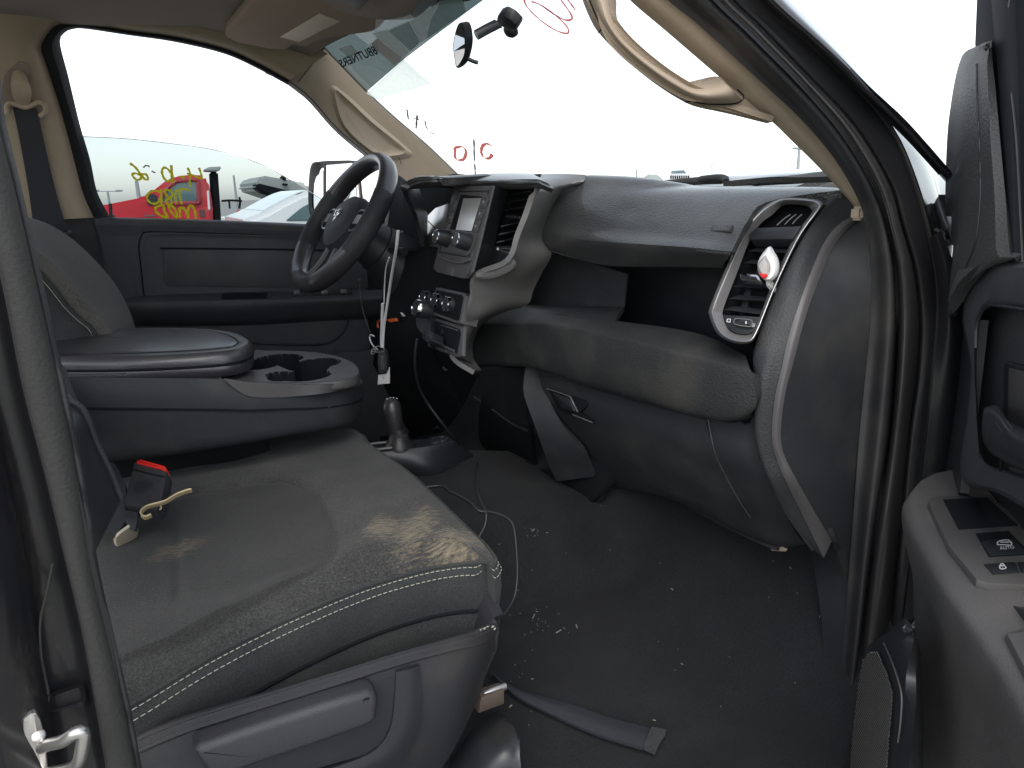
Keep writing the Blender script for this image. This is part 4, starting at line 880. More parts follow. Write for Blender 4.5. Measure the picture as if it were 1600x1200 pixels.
strokes('marker_writing', [[(257, 321), (250, 321), (243, 325), (244, 331), (252, 337), (262, 340), (257, 330), (256, 322)], [(264, 326), (264, 321), (270, 323), (275, 330), (276, 340), (270, 334), (265, 327)], [(281, 340), (281, 330), (280, 325), (286, 325), (291, 331), (294, 341)], [(294, 340), (294, 328), (297, 321), (302, 324), (305, 332), (306, 342)]], GL, .0036, m_yel, dd)
# door mirror outside
dm = part('door_mirror', T, 'tall towing mirror outside the driver window')
MPl = pl3(at(484, 330, Y=1.14), at(556, 330, Y=1.02), at(500, 255, Y=1.12))
mo = [(486, 258), (500, 252), (535, 250.5), (552, 251), (560, 256), (566, 300), (566, 340), (520, 347), (497, 345), (486, 338), (482, 322), (482, 290)]
mi = [(a+(524-a)*.07, b+(300-b)*.035) for a, b in mo]
ring('mirror_shell', [on(shift(MPl, -.09), *[(a+(524-a)*.25+5, b+(300-b)*.2) for a, b in mo]), on(shift(MPl, -.03), *mo), on(MPl, *mo), on(shift(MPl, .003), *mi), on(shift(MPl, -.006), *mi)], m_pls, dm, k=5)
plate('tow_glass', on(shift(MPl, -.005), (507, 258), (553, 254), (560, 340), (508, 343)), .004, m_mir, dm, bev=.001, r=.1)
plate('convex_glass', on(shift(MPl, -.005), (487, 300), (494, 276), (505, 266), (505.5, 342), (494, 338), (487, 322)), .004, m_mir, dm, bev=.001, r=.1)
plate('glass_divider', on(shift(MPl, -.002), (505.6, 256), (507.6, 256), (508, 343), (506, 343)), .006, m_pls, dm, bev=.0005)
box('mirror_arm', at(600, 345, Y=.98), (.10, .20, .06), m_pls, dm, bev=.015)
# ================================================================== DRIVER'S SEAT (upper edge of its backrest)
ds = part('driver_seat', T, 'grey cloth driver seat seen beyond the armrest')
def sb(y): return [(30, 360, y), (62, 371, y), (95, 392, y), (125, 420, y), (150, 448, y), (168, 475, y), (180, 500, y), (190, 530, y)]
e0 = my(*[(u, v, .60) for u, v, _ in sb(0)])
e1 = my(*[(u-2, v-2, .50) for u, v, _ in sb(0)])
e2 = my((22, 380, .36), (42, 396, .36), (62, 412, .36), (85, 434, .36), (110, 462, .36), (135, 490, .36), (160, 512, .36), (172, 540, .36))
e3 = my((15, 400, .27), (40, 410, .27), (60, 424, .27), (82, 448, .27), (105, 478, .27), (125, 498, .27), (145, 515, .27), (155, 540, .27))
e4 = my((-30, 420, .25), (10, 440, .25), (30, 460, .25), (50, 480, .25), (70, 500, .25), (90, 515, .25), (100, 525, .25), (110, 545, .25))
patch('backrest', [[p+Vector((-.12, .02, 0)) for p in e0], e0, e1, e2, e3], m_fabd, ds, nu=30, nv=4, thick=.03)
patch('backrest_side', [off(e3, -.002), e4, [p+Vector((-.3, 0, -.02)) for p in e4]], m_fab2, ds, nu=30, nv=3, thick=.02)
tube('piping', off(e3, .004), .004, m_fab2, ds, n=30, seg=6)
tube('stitch_line', off([p.lerp(q, .12) for p, q in zip(e3, e4)], .004), .0006, m_thread, ds, n=60, seg=5)
tube('stitch_line', off(my((62, 373, .49), (60, 388, .44), (56, 402, .36)), .012), .0006, m_thread, ds, n=20, seg=5)
box('driver_cushion', (.0, .44, .95), (.70, .48, .14), m_void, ds, bev=.05)
# ================================================================== CENTRE CONSOLE / ARMREST
cc = part('centre_console', T, 'folded down centre seat with padded armrest lid and cup holders')
YR, YL = -.155, .135
# body: side wall profile taken on the near face
top_e = [at(u, v, Y=YR) for u, v in ((60, 590), (160, 592), (280, 594), (370, 596), (470, 601), (540, 605))]
def bodyrow(sc, dz, dy=0):
    return sc
def nearside(lines): return [[at(u, v, Y=y) for u, v in l] for l, y in lines]
bl = [(-20, 585), (60, 588), (160, 590), (260, 591), (345, 592), (392, 597), (440, 600), (500, 600), (545, 596), (560, 590)]
b1 = [(-20, 612), (60, 616), (160, 618), (260, 619), (345, 620), (392, 621), (440, 619), (500, 617), (550, 610), (567, 602)]
b2 = [(-20, 660), (60, 670), (160, 672), (260, 668), (345, 660), (400, 655), (450, 650), (510, 645), (550, 637), (567, 625)]
b3 = [(-20, 715), (60, 722), (160, 720), (260, 711), (345, 698), (400, 689), (450, 680), (510, 671), (545, 664), (560, 655)]
fy = lambda k: YR + (.0 if k < 7 else (.012, .05, .11)[k-7])
def row(l, d): return [at(u, v, Y=fy(k)+d) for k, (u, v) in enumerate(l)]
patch('console_side', [row(bl, .006), row(b1, -.004), row(b2, .0), row(b3, .012), [p+Vector((0, .05, -.01)) for p in row(b3, .012)]], m_pl, cc, nu=50, nv=4, thick=.02)
patch('front_face', [[row(l, d)[9] for l, d in ((bl, .006), (b1, -.004), (b2, 0), (b3, .012))], [row(l, d)[9]+Vector((.008, .06, 0)) for l, d in ((bl, .006), (b1, -.004), (b2, 0), (b3, .012))], [row(l, d)[9]+Vector((-.03, .17, 0)) for l, d in ((bl, .006), (b1, -.004), (b2, 0), (b3, .012))]], m_pl, cc, nu=20, nv=4, thick=.02, away=Vector((-1, 0, 0)))
box('console_core', (-.06, .05, 1.13), (.5, .18, .12), m_void, cc, bev=.01)
# top deck with four cup wells: grid with holes
ZD = 1.258
deck = [at(u, v, Z=ZD) for u, v in ((345, 590), (440, 597), (500, 597), (543, 592), (560, 584), (556, 570), (535, 559), (500, 551), (460, 548), (420, 547.5), (380, 549))]
dc0 = sum(deck, Vector())/len(deck)
def inpoly(x, y, P):
    c = False; n = len(P); j = n-1
    for i in range(n):
        if (P[i].y > y) != (P[j].y > y) and x < (P[j].x-P[i].x)*(y-P[i].y)/(P[j].y-P[i].y)+P[i].x: c = not c
        j = i
    return c
def z_(u, v): p = at(u, v, Z=ZD); return (p.x, p.y)
wells = [(z_(435, 561), .050), (z_(478, 586), .046), (z_(497, 567), .044), (z_(404, 571), .036), (z_(448, 588), .034)]
link_w = [(z_(478, 586), z_(497, 567), .030), (z_(435, 561), z_(470, 575), .022), (z_(478, 586), z_(435, 585), .022)]
def wd(x, y):
    d = min(math.hypot(x-c[0], y-c[1])-r for c, r in wells)
    for (p, q, r) in link_w:
        px_, py_ = q[0]-p[0], q[1]-p[1]; t = max(0, min(1, ((x-p[0])*px_+(y-p[1])*py_)/(px_*px_+py_*py_)))
        d = min(d, math.hypot(x-p[0]-t*px_, y-p[1]-t*py_)-r)
    return d
xs = [min(p.x for p in deck), max(p.x for p in deck)]; ys = [min(p.y for p in deck), max(p.y for p in deck)]
vs = []; fs = []; NXg, NYg = 110, 120; idx = {}
dpoly = cr(deck, 60, True)
for i in range(NXg+1):
    for j in range(NYg+1):
        x = xs[0]+(xs[1]-xs[0])*i/NXg; y = ys[0]+(ys[1]-ys[0])*j/NYg
        if inpoly(x, y, dpoly):
            d = wd(x, y); z = ZD-.105*smooth(.0025, -.0035, d)
            idx[(i, j)] = len(vs); vs.append(Vector((x, y, z)))
for (i, j) in list(idx):
    q = [(i, j), (i+1, j), (i+1, j+1), (i, j+1)]
    if all(k in idx for k in q): fs.append(tuple(idx[k] for k in q))
mesh('cup_holder_tray', vs, [f_ for f_ in fs if min(vs[k].z for k in f_) > ZD-.012], m_stack, cc, ang=50)
mesh('cup_well_shade', vs, [f_ for f_ in fs if min(vs[k].z for k in f_) <= ZD-.012], m_void, cc, ang=50)  # same tray plastic turned near-black, painting the shade inside the wells
rimp = [Vector((p.x, p.y, ZD-.001)) for p in dpoly]
ring('tray_edge', [[dc0+(p-dc0)*.97+Vector((0, 0, .001)) for p in rimp], [p+Vector((0, 0, .0)) for p in rimp], [dc0+(p-dc0)*1.015+Vector((0, 0, -.010)) for p in rimp], [dc0+(p-dc0)*1.005+Vector((0, 0, -.016)) for p in rimp]], m_tray, cc, k=1)
tsk = ([(350, 592), (392, 598), (440, 601), (500, 601), (545, 597), (563, 588)], [(352, 594), (374, 612), (400, 621), (452, 620), (512, 614), (553, 606), (567, 597)])
tks = lambda l, n: [at(u, v, Y=YR-.008+(0 if u < 530 else .012 if u < 550 else .05)) for u, v in l]
patch('tray_skirt', [tks(tsk[0], 6), tks(tsk[1], 7)], m_tray, cc, nu=40, nv=3, thick=.006)
patch('tray_seam', [off([p+Vector((0, 0, .001)) for p in row([(u, v+20) for u, v in b1], -.004)], .002), off([p+Vector((0, 0, -.002)) for p in row([(u, v+20.8) for u, v in b1], -.004)], .002)], m_void, cc, nu=40, nv=1, thick=.002)
# padded lid: closed cushion from rings
ZL = 1.302
lidp = [at(u, v, Z=ZL) for u, v in ((-40, 570), (60, 572), (180, 572), (300, 567), (370, 560), (394, 549), (394, 544), (385, 537), (366, 530), (330, 525), (260, 523), (150, 524), (40, 525), (-60, 526))]
lp_ = cr(lidp, 64, True); lc = sum(lp_, Vector())/64
def lidring(s, dz):
    o = []
    for k, p in enumerate(lp_):
        n = (lp_[(k+1) % 64]-lp_[k-1]); n = Vector((n.y, -n.x, 0)).normalized()
        if n.dot(p-lc) < 0: n = -n
        o.append(p+n*s+Vector((0, 0, dz)))
    return o
ring('lid_pad', [lidring(-.02, -.034), lidring(-.003, -.032), lidring(.001, -.024), lidring(.0005, -.014), lidring(-.001, -.010)], m_lid, cc, k=1, closed_back=False)
ring('lid_top', [lidring(-.002, -.010), lidring(.003, -.006), lidring(.003, .002), lidring(-.0005, .011), lidring(-.007, .0170), lidring(-.022, .0182), lidring(-.026, .0165), lidring(-.030, .0190), lidring(-.042, .0205)], m_lid, cc, k=1, closed_back=True)
tube('lid_welt', lidring(-.0005, -.0095), .0022, m_void, cc, n=160, seg=6, closed=True)
tube('lid_welt', lidring(-.0262, .0172), .0014, m_void, cc, n=160, seg=6, closed=True)
# stitching of the lid
def stitches(name, path, n, ln, rad, m, parent, lift=0):
    pts = cr(path, n*2); vs = []; fs = []
    for i in range(n):
        a, b = pts[2*i], pts[2*i+1]; b = a+(b-a)*ln; t = (b-a)
        if t.length < 1e-7: continue
        o = t.cross(Vector((0, 0, 1))).normalized()*rad; u = o.cross(t).normalized()*rad; k = len(vs)
        for p in (a, b): vs += [p+o, p+u, p-o, p-u]
        vs += [a-t*.25, b+t*.25]
        for j in range(4):
            q = (j+1) % 4; fs += [(k+j, k+q, k+4+q, k+4+j), (k+q, k+j, k+8), (k+4+j, k+4+q, k+9)]
    o = mesh(name, vs, fs, m, parent); o['kind'] = 'stuff'; return o
stitches('stitching', lidring(.0015, -.014)[0:12], 60, 1.1, .0011, m_stack, cc)
stitches('stitching', lidring(.0015, -.019)[0:12], 60, 1.1, .0011, m_stack, cc)
plate('lid_latch', [p+Vector((0, 0, .004)) for p in onZ(ZL+.004, (372, 528), (380, 533), (388, 541), (383, 545), (370, 534))], .012, m_pls, cc, bev=.002, r=.2)
m_crk = mat('cracked_vinyl', (.008, .008, .009), .8)
tube('vinyl_crack', onZ(ZL+.0222, (80, 520), (95, 524), (110, 523), (130, 526.5), (160, 526), (180, 527), (198, 526.5)), lambda t: .0016*(1-t)+.0004, m_crk, cc, n=30, seg=5, flat=.3)
tube('vinyl_crack', onZ(ZL+.0222, (85, 526), (100, 523), (122, 524), (130, 519), (118, 517)), lambda t: .0014*(1-t)+.0003, m_crk, cc, n=20, seg=5, flat=.3)
# ================================================================== PASSENGER SEAT
ps = part('passenger_seat', T, 'grey cloth passenger seat with a muddy front edge')
per = mz((-60, 1240, 1.066), (60, 1172, 1.066), (200, 1098, 1.066), (320, 1027, 1.066), (440, 967, 1.068), (560, 917, 1.068), (650, 890, 1.068), (710, 879, 1.067), (752, 877, 1.066), (770, 882, 1.064), (771, 872, 1.066), (755, 850, 1.070), (735, 832, 1.073), (690, 788, 1.078), (640, 741, 1.083), (600, 712, 1.088), (575, 694, 1.092), (552, 672, 1.096), (470, 672, 1.096), (380, 690, 1.096), (280, 712, 1.094), (180, 735, 1.090), (80, 752, 1.085), (-40, 775, 1.08), (-170, 800, 1.075))
NP = 240
pp = cr(per, NP, True)
pc = Vector((.10, -.33, 1.08))
INS = [(-.40, -.76), (-.073, -.665), (-.004, -.638), (.077, -.600), (.140, -.575), (.189, -.548), (.213, -.48), (.226, -.399), (.226, -.311), (.208, -.239), (.170, -.196), (.062, -.180), (-.042, -.190), (-.40, -.20)]
INSV = [Vector((x, y, 0)) for x, y in INS]
INSF = cr(INSV, 44)
ISEG = [(p.x, p.y, q.x-p.x, q.y-p.y, (q-p).length_squared) for p, q in zip(INSF, INSF[1:]+INSF[:1])]
def segd(x, y, ax_, ay, bx_, by, L):
    t = max(0, min(1, ((x-ax_)*bx_+(y-ay)*by)/L)); return math.hypot(x-ax_-t*bx_, y-ay-t*by)
def seat_h(x, y):
    d = min(segd(x, y, *q) for q in ISEG)
    if inpoly(x, y, INSV): d = -d
    arc = smooth(-.15, .12, x)*smooth(-.60, -.53, y)
    h = -.009*smooth(.02, -.05, d)*arc - .006*math.exp(-(d/.008)**2)*arc + .012*math.exp(-((d-.05)/.035)**2)*arc
    h += .003*math.sin(x*21+y*9)*math.sin(y*14-x*6) + .0012*math.sin(x*53+y*31) + .0012*math.sin(y*70-x*20)*smooth(.1, .3, x)
    h += -.003*math.exp(-((x-(-.005)-.06*(y+.4))/.006)**2)*smooth(-.62, -.5, y)*smooth(-.2, -.3, y)
    return h
def seatring(s, dz):
    o = []
    for k, p in enumerate(pp):
        q = pc+(p-pc)*s; z = p.z+(1.090-p.z)*min(1, (1-s)/.14) if s < 1 else p.z
        o.append(Vector((q.x, q.y, z+dz+(seat_h(q.x, q.y)*min(1, (1-s)*14) if s < 1 else 0))))
    return o
def sideoff(dn, dz):
    o = []
    for k, p in enumerate(pp):
        n = pp[(k+1) % NP]-pp[k-1]; n = Vector((n.y, -n.x, 0)).normalized()
        if n.dot(p-pc) < 0: n = -n
        o.append(p+n*dn+Vector((0, 0, dz)))
    return o
# mud: a material whose stain sits where the mud is
def mudmat(base, name, spots, MUD=(.68, 1.15, .85)):
    m = base.copy(); m.name = name; n = m.node_tree.nodes; l = m.node_tree.links; b = n['Principled BSDF']
    src = b.inputs['Base Color'].links[0].from_socket
    tc = n.new('ShaderNodeTexCoord'); acc = None
    for c, r in spots:
        mp = n.new('ShaderNodeMapping'); mp.vector_type = 'TEXTURE'; mp.inputs['Location'].default_value = c; mp.inputs['Scale'].default_value = r[:3]; mp.inputs['Rotation'].default_value = (0, 0, r[3])
        l.new(tc.outputs['Object'], mp.inputs['Vector'])
        ln = n.new('ShaderNodeVectorMath'); ln.operation = 'LENGTH'; l.new(mp.outputs[0], ln.inputs[0])
        mr = n.new('ShaderNodeMapRange'); mr.inputs[1].default_value = 1.0; mr.inputs[2].default_value = .25; l.new(ln.outputs['Value'], mr.inputs[0])
        if acc is None: acc = mr.outputs[0]
        else:
            mm = n.new('ShaderNodeMath'); mm.operation = 'MAXIMUM'; l.new(acc, mm.inputs[0]); l.new(mr.outputs[0], mm.inputs[1]); acc = mm.outputs[0]
    st = n.new('ShaderNodeMapping'); st.inputs['Rotation'].default_value = (0, 0, .45); st.inputs['Scale'].default_value = (70, 300, 90)
    l.new(tc.outputs['Object'], st.inputs['Vector'])
    no = n.new('ShaderNodeTexNoise'); no.inputs['Scale'].default_value = 1; no.inputs['Detail'].default_value = 8; no.inputs['Roughness'].default_value = .7; l.new(st.outputs[0], no.inputs['Vector'])
    nc = n.new('ShaderNodeMapRange'); nc.inputs[1].default_value = .32; nc.inputs[2].default_value = .70; l.new(no.outputs[0], nc.inputs[0])
    nf = n.new('ShaderNodeMath'); nf.operation = 'MULTIPLY'; nf.inputs[1].default_value = .62; l.new(nc.outputs[0], nf.inputs[0])
    ad = n.new('ShaderNodeMath'); ad.operation = 'MULTIPLY_ADD'; ad.inputs[1].default_value = .62; l.new(acc, ad.inputs[0]); l.new(nf.outputs[0], ad.inputs[2])
    mr = n.new('ShaderNodeMapRange'); mr.inputs[1].default_value = MUD[0]; mr.inputs[2].default_value = MUD[1]; mr.inputs[4].default_value = MUD[2]; l.new(ad.outputs[0], mr.inputs[0])
    mu = n.new('ShaderNodeMath'); mu.operation = 'MULTIPLY'; l.new(mr.outputs[0], mu.inputs[0])
    gt_ = n.new('ShaderNodeMath'); gt_.operation = 'GREATER_THAN'; gt_.inputs[1].default_value = .02; l.new(acc, gt_.inputs[0]); l.new(gt_.outputs[0], mu.inputs[1])
    mx_ = n.new('ShaderNodeMix'); mx_.data_type = 'RGBA'; mx_.inputs[7].default_value = (.23, .19, .125, 1)
    l.new(mu.outputs[0], mx_.inputs[0]); l.new(src, mx_.inputs[6]); l.new(mx_.outputs[2], b.inputs['Base Color'])
    return m
mc1 = at(650, 845, Z=1.075); mc2 = at(715, 862, Z=1.07); mc3 = at(600, 850, Z=1.075); mc4 = at(280, 870, Z=1.08)
m_fabm = mudmat(m_fab, 'muddy_seat_fabric', [(mc1, (.15, .07, .2, .9)), (mc2, (.12, .08, .2, .4)), (mc3, (.10, .06, .2, .9)), (mc4, (.10, .05, .2, .6))])
ms1 = at(745, 892, Y=-.665); ms2 = at(745, 930, Y=-.665); ms3 = at(450, 985, Y=-.69)
n_ = m_fabm.node_tree.nodes; l_ = m_fabm.node_tree.links; an_ = n_.new('ShaderNodeAttribute'); an_.attribute_name = 'insert_cloth'
mr_ = n_.new('ShaderNodeMapRange'); mr_.inputs[3].default_value = 1.15; mr_.inputs[4].default_value = .62; l_.new(an_.outputs['Fac'], mr_.inputs[0])
mm_ = n_.new('ShaderNodeMix'); mm_.data_type = 'RGBA'; mm_.blend_type = 'MULTIPLY'; mm_.inputs[0].default_value = 1
b_ = n_['Principled BSDF']; l_.new(b_.inputs['Base Color'].links[0].from_socket, mm_.inputs[6]); l_.new(mr_.outputs[0], mm_.inputs[7]); l_.new(mm_.outputs[2], b_.inputs['Base Color'])
m_fab2m = mudmat(m_fab2, 'muddy_seat_side', [(ms1, (.07, .09, .02, 0)), (ms2, (.07, .09, .03, 0)), (ms3, (.20, .06, .02, 0))])
ct = ring('cushion_top', [sideoff(.002, -.002), seatring(.995, .003), seatring(.985, .006)]+[seatring(.98-.0095*k, .007) for k in range(100)], m_fabm, ps, k=1, closed_back=True, ang=60)
at_ = ct.data.attributes.new('insert_cloth', 'FLOAT', 'POINT')
for k_, v_ in enumerate(ct.data.vertices):
    d_ = min(segd(v_.co.x, v_.co.y, *q) for q in ISEG); at_.data[k_].value = smooth(-.004, .004, d_ if inpoly(v_.co.x, v_.co.y, INSV) else -d_)
ring('cushion_side', [sideoff(.002, -.002), sideoff(.005, -.007), sideoff(.009, -.020), sideoff(.010, -.045), sideoff(.006, -.075), sideoff(.004, -.082), sideoff(.006, -.086), sideoff(.005, -.11), sideoff(.0, -.15), sideoff(-.05, -.19)], m_fab2m, ps, k=1, closed_back=True, ang=60)
tube('insert_seam', [Vector((q.x, q.y, 1.0966+seat_h(q.x, q.y))) for q in cr(INSV[5:12], 60)], .0013, m_fab, ps, n=60, seg=6)
tube('lower_seam', sideoff(.0058, -.080)[:120], .003, m_void, ps, n=120, seg=6)
tube('seam_cord', [p for p in sideoff(.0035, -.0015)][:104], .0026, m_fab2, ps, n=120, seg=6)
stitches('stitching', [p for p in sideoff(.0065, -.0065)][:102], 170, 1.05, .0007, m_thread, ps)
stitches('stitching', [p for p in sideoff(.0105, -.017)][:102], 170, 1.05, .0007, m_thread, ps)

# plastic valance
vt = [(40, 1225), (150, 1172), (260, 1128), (330, 1106), (420, 1080), (520, 1051), (620, 1020), (700, 997), (745, 983), (775, 966)]
vm = [(50, 1250), (160, 1195), (265, 1148), (335, 1124), (425, 1096), (525, 1065), (622, 1034), (702, 1012), (748, 1000), (777, 984)]
vb = [(60, 1420), (170, 1400), (270, 1380), (340, 1360), (430, 1330), (530, 1300), (640, 1250), (690, 1200), (725, 1140), (752, 1080)]
vY = [-.71, -.71, -.71, -.71, -.71, -.71, -.71, -.705, -.69, -.66]
def vrow(l, d): return [at(u, v, Y=y+d) for (u, v), y in zip(l, vY)]
vx = [((a[0]*.5+b[0]*.5), (a[1]*.5+b[1]*.5)) for a, b in zip(vm, vb)]
patch('side_valance', [vrow(vt, .05), vrow(vt, .012), vrow([((a[0]+b[0])/2, (a[1]+b[1])/2) for a, b in zip(vt, vm)], .0), vrow(vm, -.008), vrow(vx, 0), vrow(vb, .03)], m_val, ps, nu=60, nv=4, thick=.012)
fr = [vrow(l, d)[9] for l, d in ((vt, .012), (vm, -.008), (vx, 0), (vb, .03))]
patch('front_valance', [fr, [p+Vector((.015, .1, .01)) for p in fr], [p+Vector((.012, .4, .01)) for p in fr]], m_val, ps, nu=14, nv=3, thick=.012, away=Vector((-1, 0, 0)))
VPn = (Vector((0, -.715, 1)), Vector((0, 1, 0)))
plate('valance_recess', on(shift(VPn, .004), (300, 1143), (420, 1105), (560, 1066), (617, 1051), (620, 1053), (617, 1090), (612, 1130), (598, 1160), (570, 1180), (500, 1200), (300, 1250), (100, 1290), (120, 1220)), .006, m_pl, ps, bev=.001)
patch('recess_edge', [on(shift(VPn, .0075), (619, 1050), (617, 1090), (611, 1135), (594, 1165), (565, 1184), (500, 1206), (430, 1226)), on(shift(VPn, .010), (640, 1046), (640, 1090), (634, 1135), (615, 1175), (580, 1198), (515, 1222), (440, 1245)), on(shift(VPn, .006), (656, 1040), (658, 1090), (652, 1140), (630, 1190), (590, 1220), (520, 1250), (440, 1275))], m_pls, ps, nu=24, nv=3, thick=.006)
HVP = shift(VPn, .03)
plate('seat_lever', on(VPn, (300, 1146), (308, 1137), (400, 1106), (500, 1075), (562, 1057), (574, 1058), (580, 1066), (578, 1098), (566, 1110), (480, 1140), (400, 1166), (345, 1186), (330, 1188), (318, 1178)), .030, m_val, ps, bev=.010, front=.034, seg=5)
tube('lever_notch', on(shift(VPn, .0345), (567, 1095), (570, 1093), (577, 1091)), .0012, m_void, ps, n=8, seg=6)
m_scuff = filmmat('scuffed_plastic', (.38, .37, .35), .85)
for (u, v, r) in ((751, 984, 2.6), (757, 982, 3.2), (762, 979, 1.6), (770, 979, 3.4), (747, 988, 1.8), (773, 983, 2.4), (754, 988, 1.3)):
    c = at(u, v, Y=-.674 if u < 765 else -.665)-ray(u, v).normalized()*.012
    plate('scuff_patch', [c+Vector((math.cos(t)*r*.0007*random.uniform(.4, 1.7), -.0006, math.sin(t)*r*.0007*random.uniform(.35, 1.2))) for t in [k*math.pi*2/9 for k in range(9)]], .001, m_scuff, ps, bev=.0002)
# seat rail and cap
tube('seat_rail', my((756, 1085, -.60), (772, 1078, -.60), (790, 1072, -.60)), .006, m_metal, ps, n=8, seg=8)
plate('rail_web', my((752, 1090, -.61), (788, 1078, -.61), (788, 1100, -.61), (748, 1115, -.61)), .02, mat('brown_rail', (.10, .075, .06), .6), ps, bev=.002)
patch('rail_cap', [my((700, 1200, -.62), (730, 1150, -.62), (745, 1130, -.60), (770, 1114, -.58), (785, 1115, -.56)), my((715, 1230, -.68), (750, 1165, -.68), (770, 1143, -.66), (792, 1122, -.64), (797, 1130, -.60)), my((740, 1250, -.72), (780, 1180, -.72), (800, 1150, -.70), (803, 1135, -.68), (804, 1140, -.66)), my((780, 1280, -.74), (812, 1215, -.74), (812, 1180, -.73), (812, 1155, -.71), (808, 1150, -.68))], m_pls, ps, nu=20, nv=4, thick=.01)
# lower backrest
br = my((60, 600, -.50), (100, 622, -.50), (126, 636, -.50), (138, 655, -.50), (150, 690, -.50), (172, 735, -.50), (190, 780, -.50))
patch('backrest', [br, [p+Vector((-.03, .15, .0)) for p in br], [p+Vector((-.04, .30, -.0)) for p in br]], m_fab2, ps, nu=24, nv=3, thick=.08)
patch('backrest_side', [br, my((30, 640, -.56), (70, 670, -.56), (100, 690, -.56), (115, 715, -.56), (130, 745, -.56), (145, 790, -.56), (160, 840, -.56)), my((0, 700, -.58), (40, 720, -.58), (70, 740, -.58), (90, 770, -.58), (105, 800, -.58), (120, 840, -.58), (130, 900, -.58))], m_pls, ps, nu=24, nv=3, thick=.03)
tube('back_piping', off(br, .006), .004, m_pl, ps, n=40, seg=6)
# buckle end
bk = part('buckle', T, 'black seat belt buckle with a red release bar')
bO_ = at(228, 768, Z=1.115)
bx = (at(262, 735, Z=1.165)-at(212, 718, Z=1.165)).normalized(); bz = (at(237, 722, Z=1.17)-at(215, 800, Z=1.085)).normalized()
BA = axes(bx, bz)
bq = pl3(at(190, 800, Y=-.34), at(262, 735, Y=-.30), at(212, 718, Y=-.26))
plate('buckle_body', on(bq, (208, 722), (214, 720), (258, 731), (261, 737), (252, 788), (244, 797), (232, 795), (195, 788), (192, 782), (198, 760)), .028, m_pl, bk, bev=.006)
plate('release_bar', on(shift(bq, .002), (214, 718), (220, 717), (257, 727), (260, 731), (258, 735), (212, 723)), .02, m_red, bk, bev=.003, r=.2)
tube('body_seam', on(shift(bq, .001), (208, 733), (230, 739), (257, 745)), .0012, m_void, bk, n=8, seg=5)
plate('press_panel', on(shift(bq, .0005), (213, 748), (240, 753), (236, 773), (208, 769)), .002, m_pls, bk, bev=.001, r=.3)
patch('buckle_sleeve', [on(shift(bq, -.02), (132, 744), (172, 722), (186, 735)), on(shift(bq, -.005), (142, 775), (170, 765), (196, 760)), on(shift(bq, -.01), (160, 815), (180, 805), (196, 792)), on(shift(bq, -.012), (178, 838), (188, 826), (196, 815))], m_web, bk, nu=10, nv=4, thick=.02)
patch('buckle_strap', [on(shift(bq, -.012), (188, 795), (215, 800)), on(shift(bq, -.01), (195, 812), (214, 815)), on(shift(bq, -.015), (200, 825), (210, 830))], m_web, bk, nu=6, nv=3, thick=.006)
plate('fold_loop', mz((258, 757, 1.10), (320, 745, 1.10), (322, 751, 1.10), (268, 768, 1.10)), .008, m_web, bk, bev=.002)
# ================================================================== NEAR DOOR APERTURE
fa = part('door_aperture', T, 'black front door aperture with double rubber seals')
def lv(l, ys):  # levels: y given at the top (v<=0), at the belt (v=420) and below
    o = []
    for u, v in l:
        y = ys[0]+(ys[1]-ys[0])*smooth(-60, 420, v) if v < 420 else ys[1]+(ys[2]-ys[1])*smooth(420, 1200, v)
        o.append(at(u, v, Y=y))
    y0 = o[0].y+.06; d0 = y0+.795
    return [Vector((-1.3, y0, 2.03-d0*.25)), Vector((-.5, y0, 2.07-d0*.25)), Vector((.10, y0, 2.07-d0*.3)), Vector((.38, y0-.005, 2.02-d0*.45)), o[0].lerp(Vector((.38, y0-.005, 2.02-d0*.45)), .4)]+o
S0 = [(985, -60), (1043, 0), (1087, 35), (1150, 92), (1200, 138), (1250, 185), (1300, 243), (1335, 300), (1350, 338), (1359, 390), (1361, 450), (1360, 500), (1354, 570), (1342, 690), (1329, 860), (1318, 1000), (1296, 1240)]
S1 = [(1060, -60), (1125, 10), (1160, 42), (1200, 82), (1252, 135), (1312, 205), (1352, 268), (1372, 312), (1385, 352), (1396, 410), (1400, 460), (1400, 510), (1396, 590), (1387, 690), (1362, 860), (1344, 1010), (1318, 1230)]
S1b = [(u+5, v-3) if v < 350 else (u+4, v) for u, v in S1]
S2 = [(1090, -60), (1150, 8), (1178, 34), (1215, 72), (1266, 125), (1328, 190), (1370, 252), (1394, 300), (1406, 345), (1425, 410), (1433, 460), (1436, 515), (1431, 590), (1418, 690), (1402, 860), (1386, 1010), (1352, 1230)]
S3 = [(1130, -60), (1193, 8), (1221, 30), (1262, 66), (1310, 112), (1362, 165), (1400, 220), (1425, 280), (1442, 335), (1460, 410), (1465, 460), (1465, 500), (1459, 570), (1445, 700), (1424, 860), (1405, 1010), (1372, 1230)]
def mixl(a, b, t): return [(p[0]*(1-t)+q[0]*t, p[1]*(1-t)+q[1]*t) for p, q in zip(a, b)]
patch('seal_backing', [lv(S0, (-.70, -.77, -.785)), lv(S1, (-.70, -.77, -.785)), lv(S2, (-.71, -.775, -.79)), lv(S3, (-.735, -.81, -.82))], m_rub, fa, nu=180, nv=2, thick=.004)
patch('inner_seal', [lv(S0, (-.735, -.80, -.815)), lv(mixl(S0, S1, .3), (-.745, -.812, -.825)), lv(mixl(S0, S1, .62), (-.765, -.832, -.845)), lv(mixl(S0, S1, .9), (-.772, -.838, -.85)), lv(S1, (-.762, -.826, -.84))], m_rub, fa, nu=180, nv=5, thick=.006)
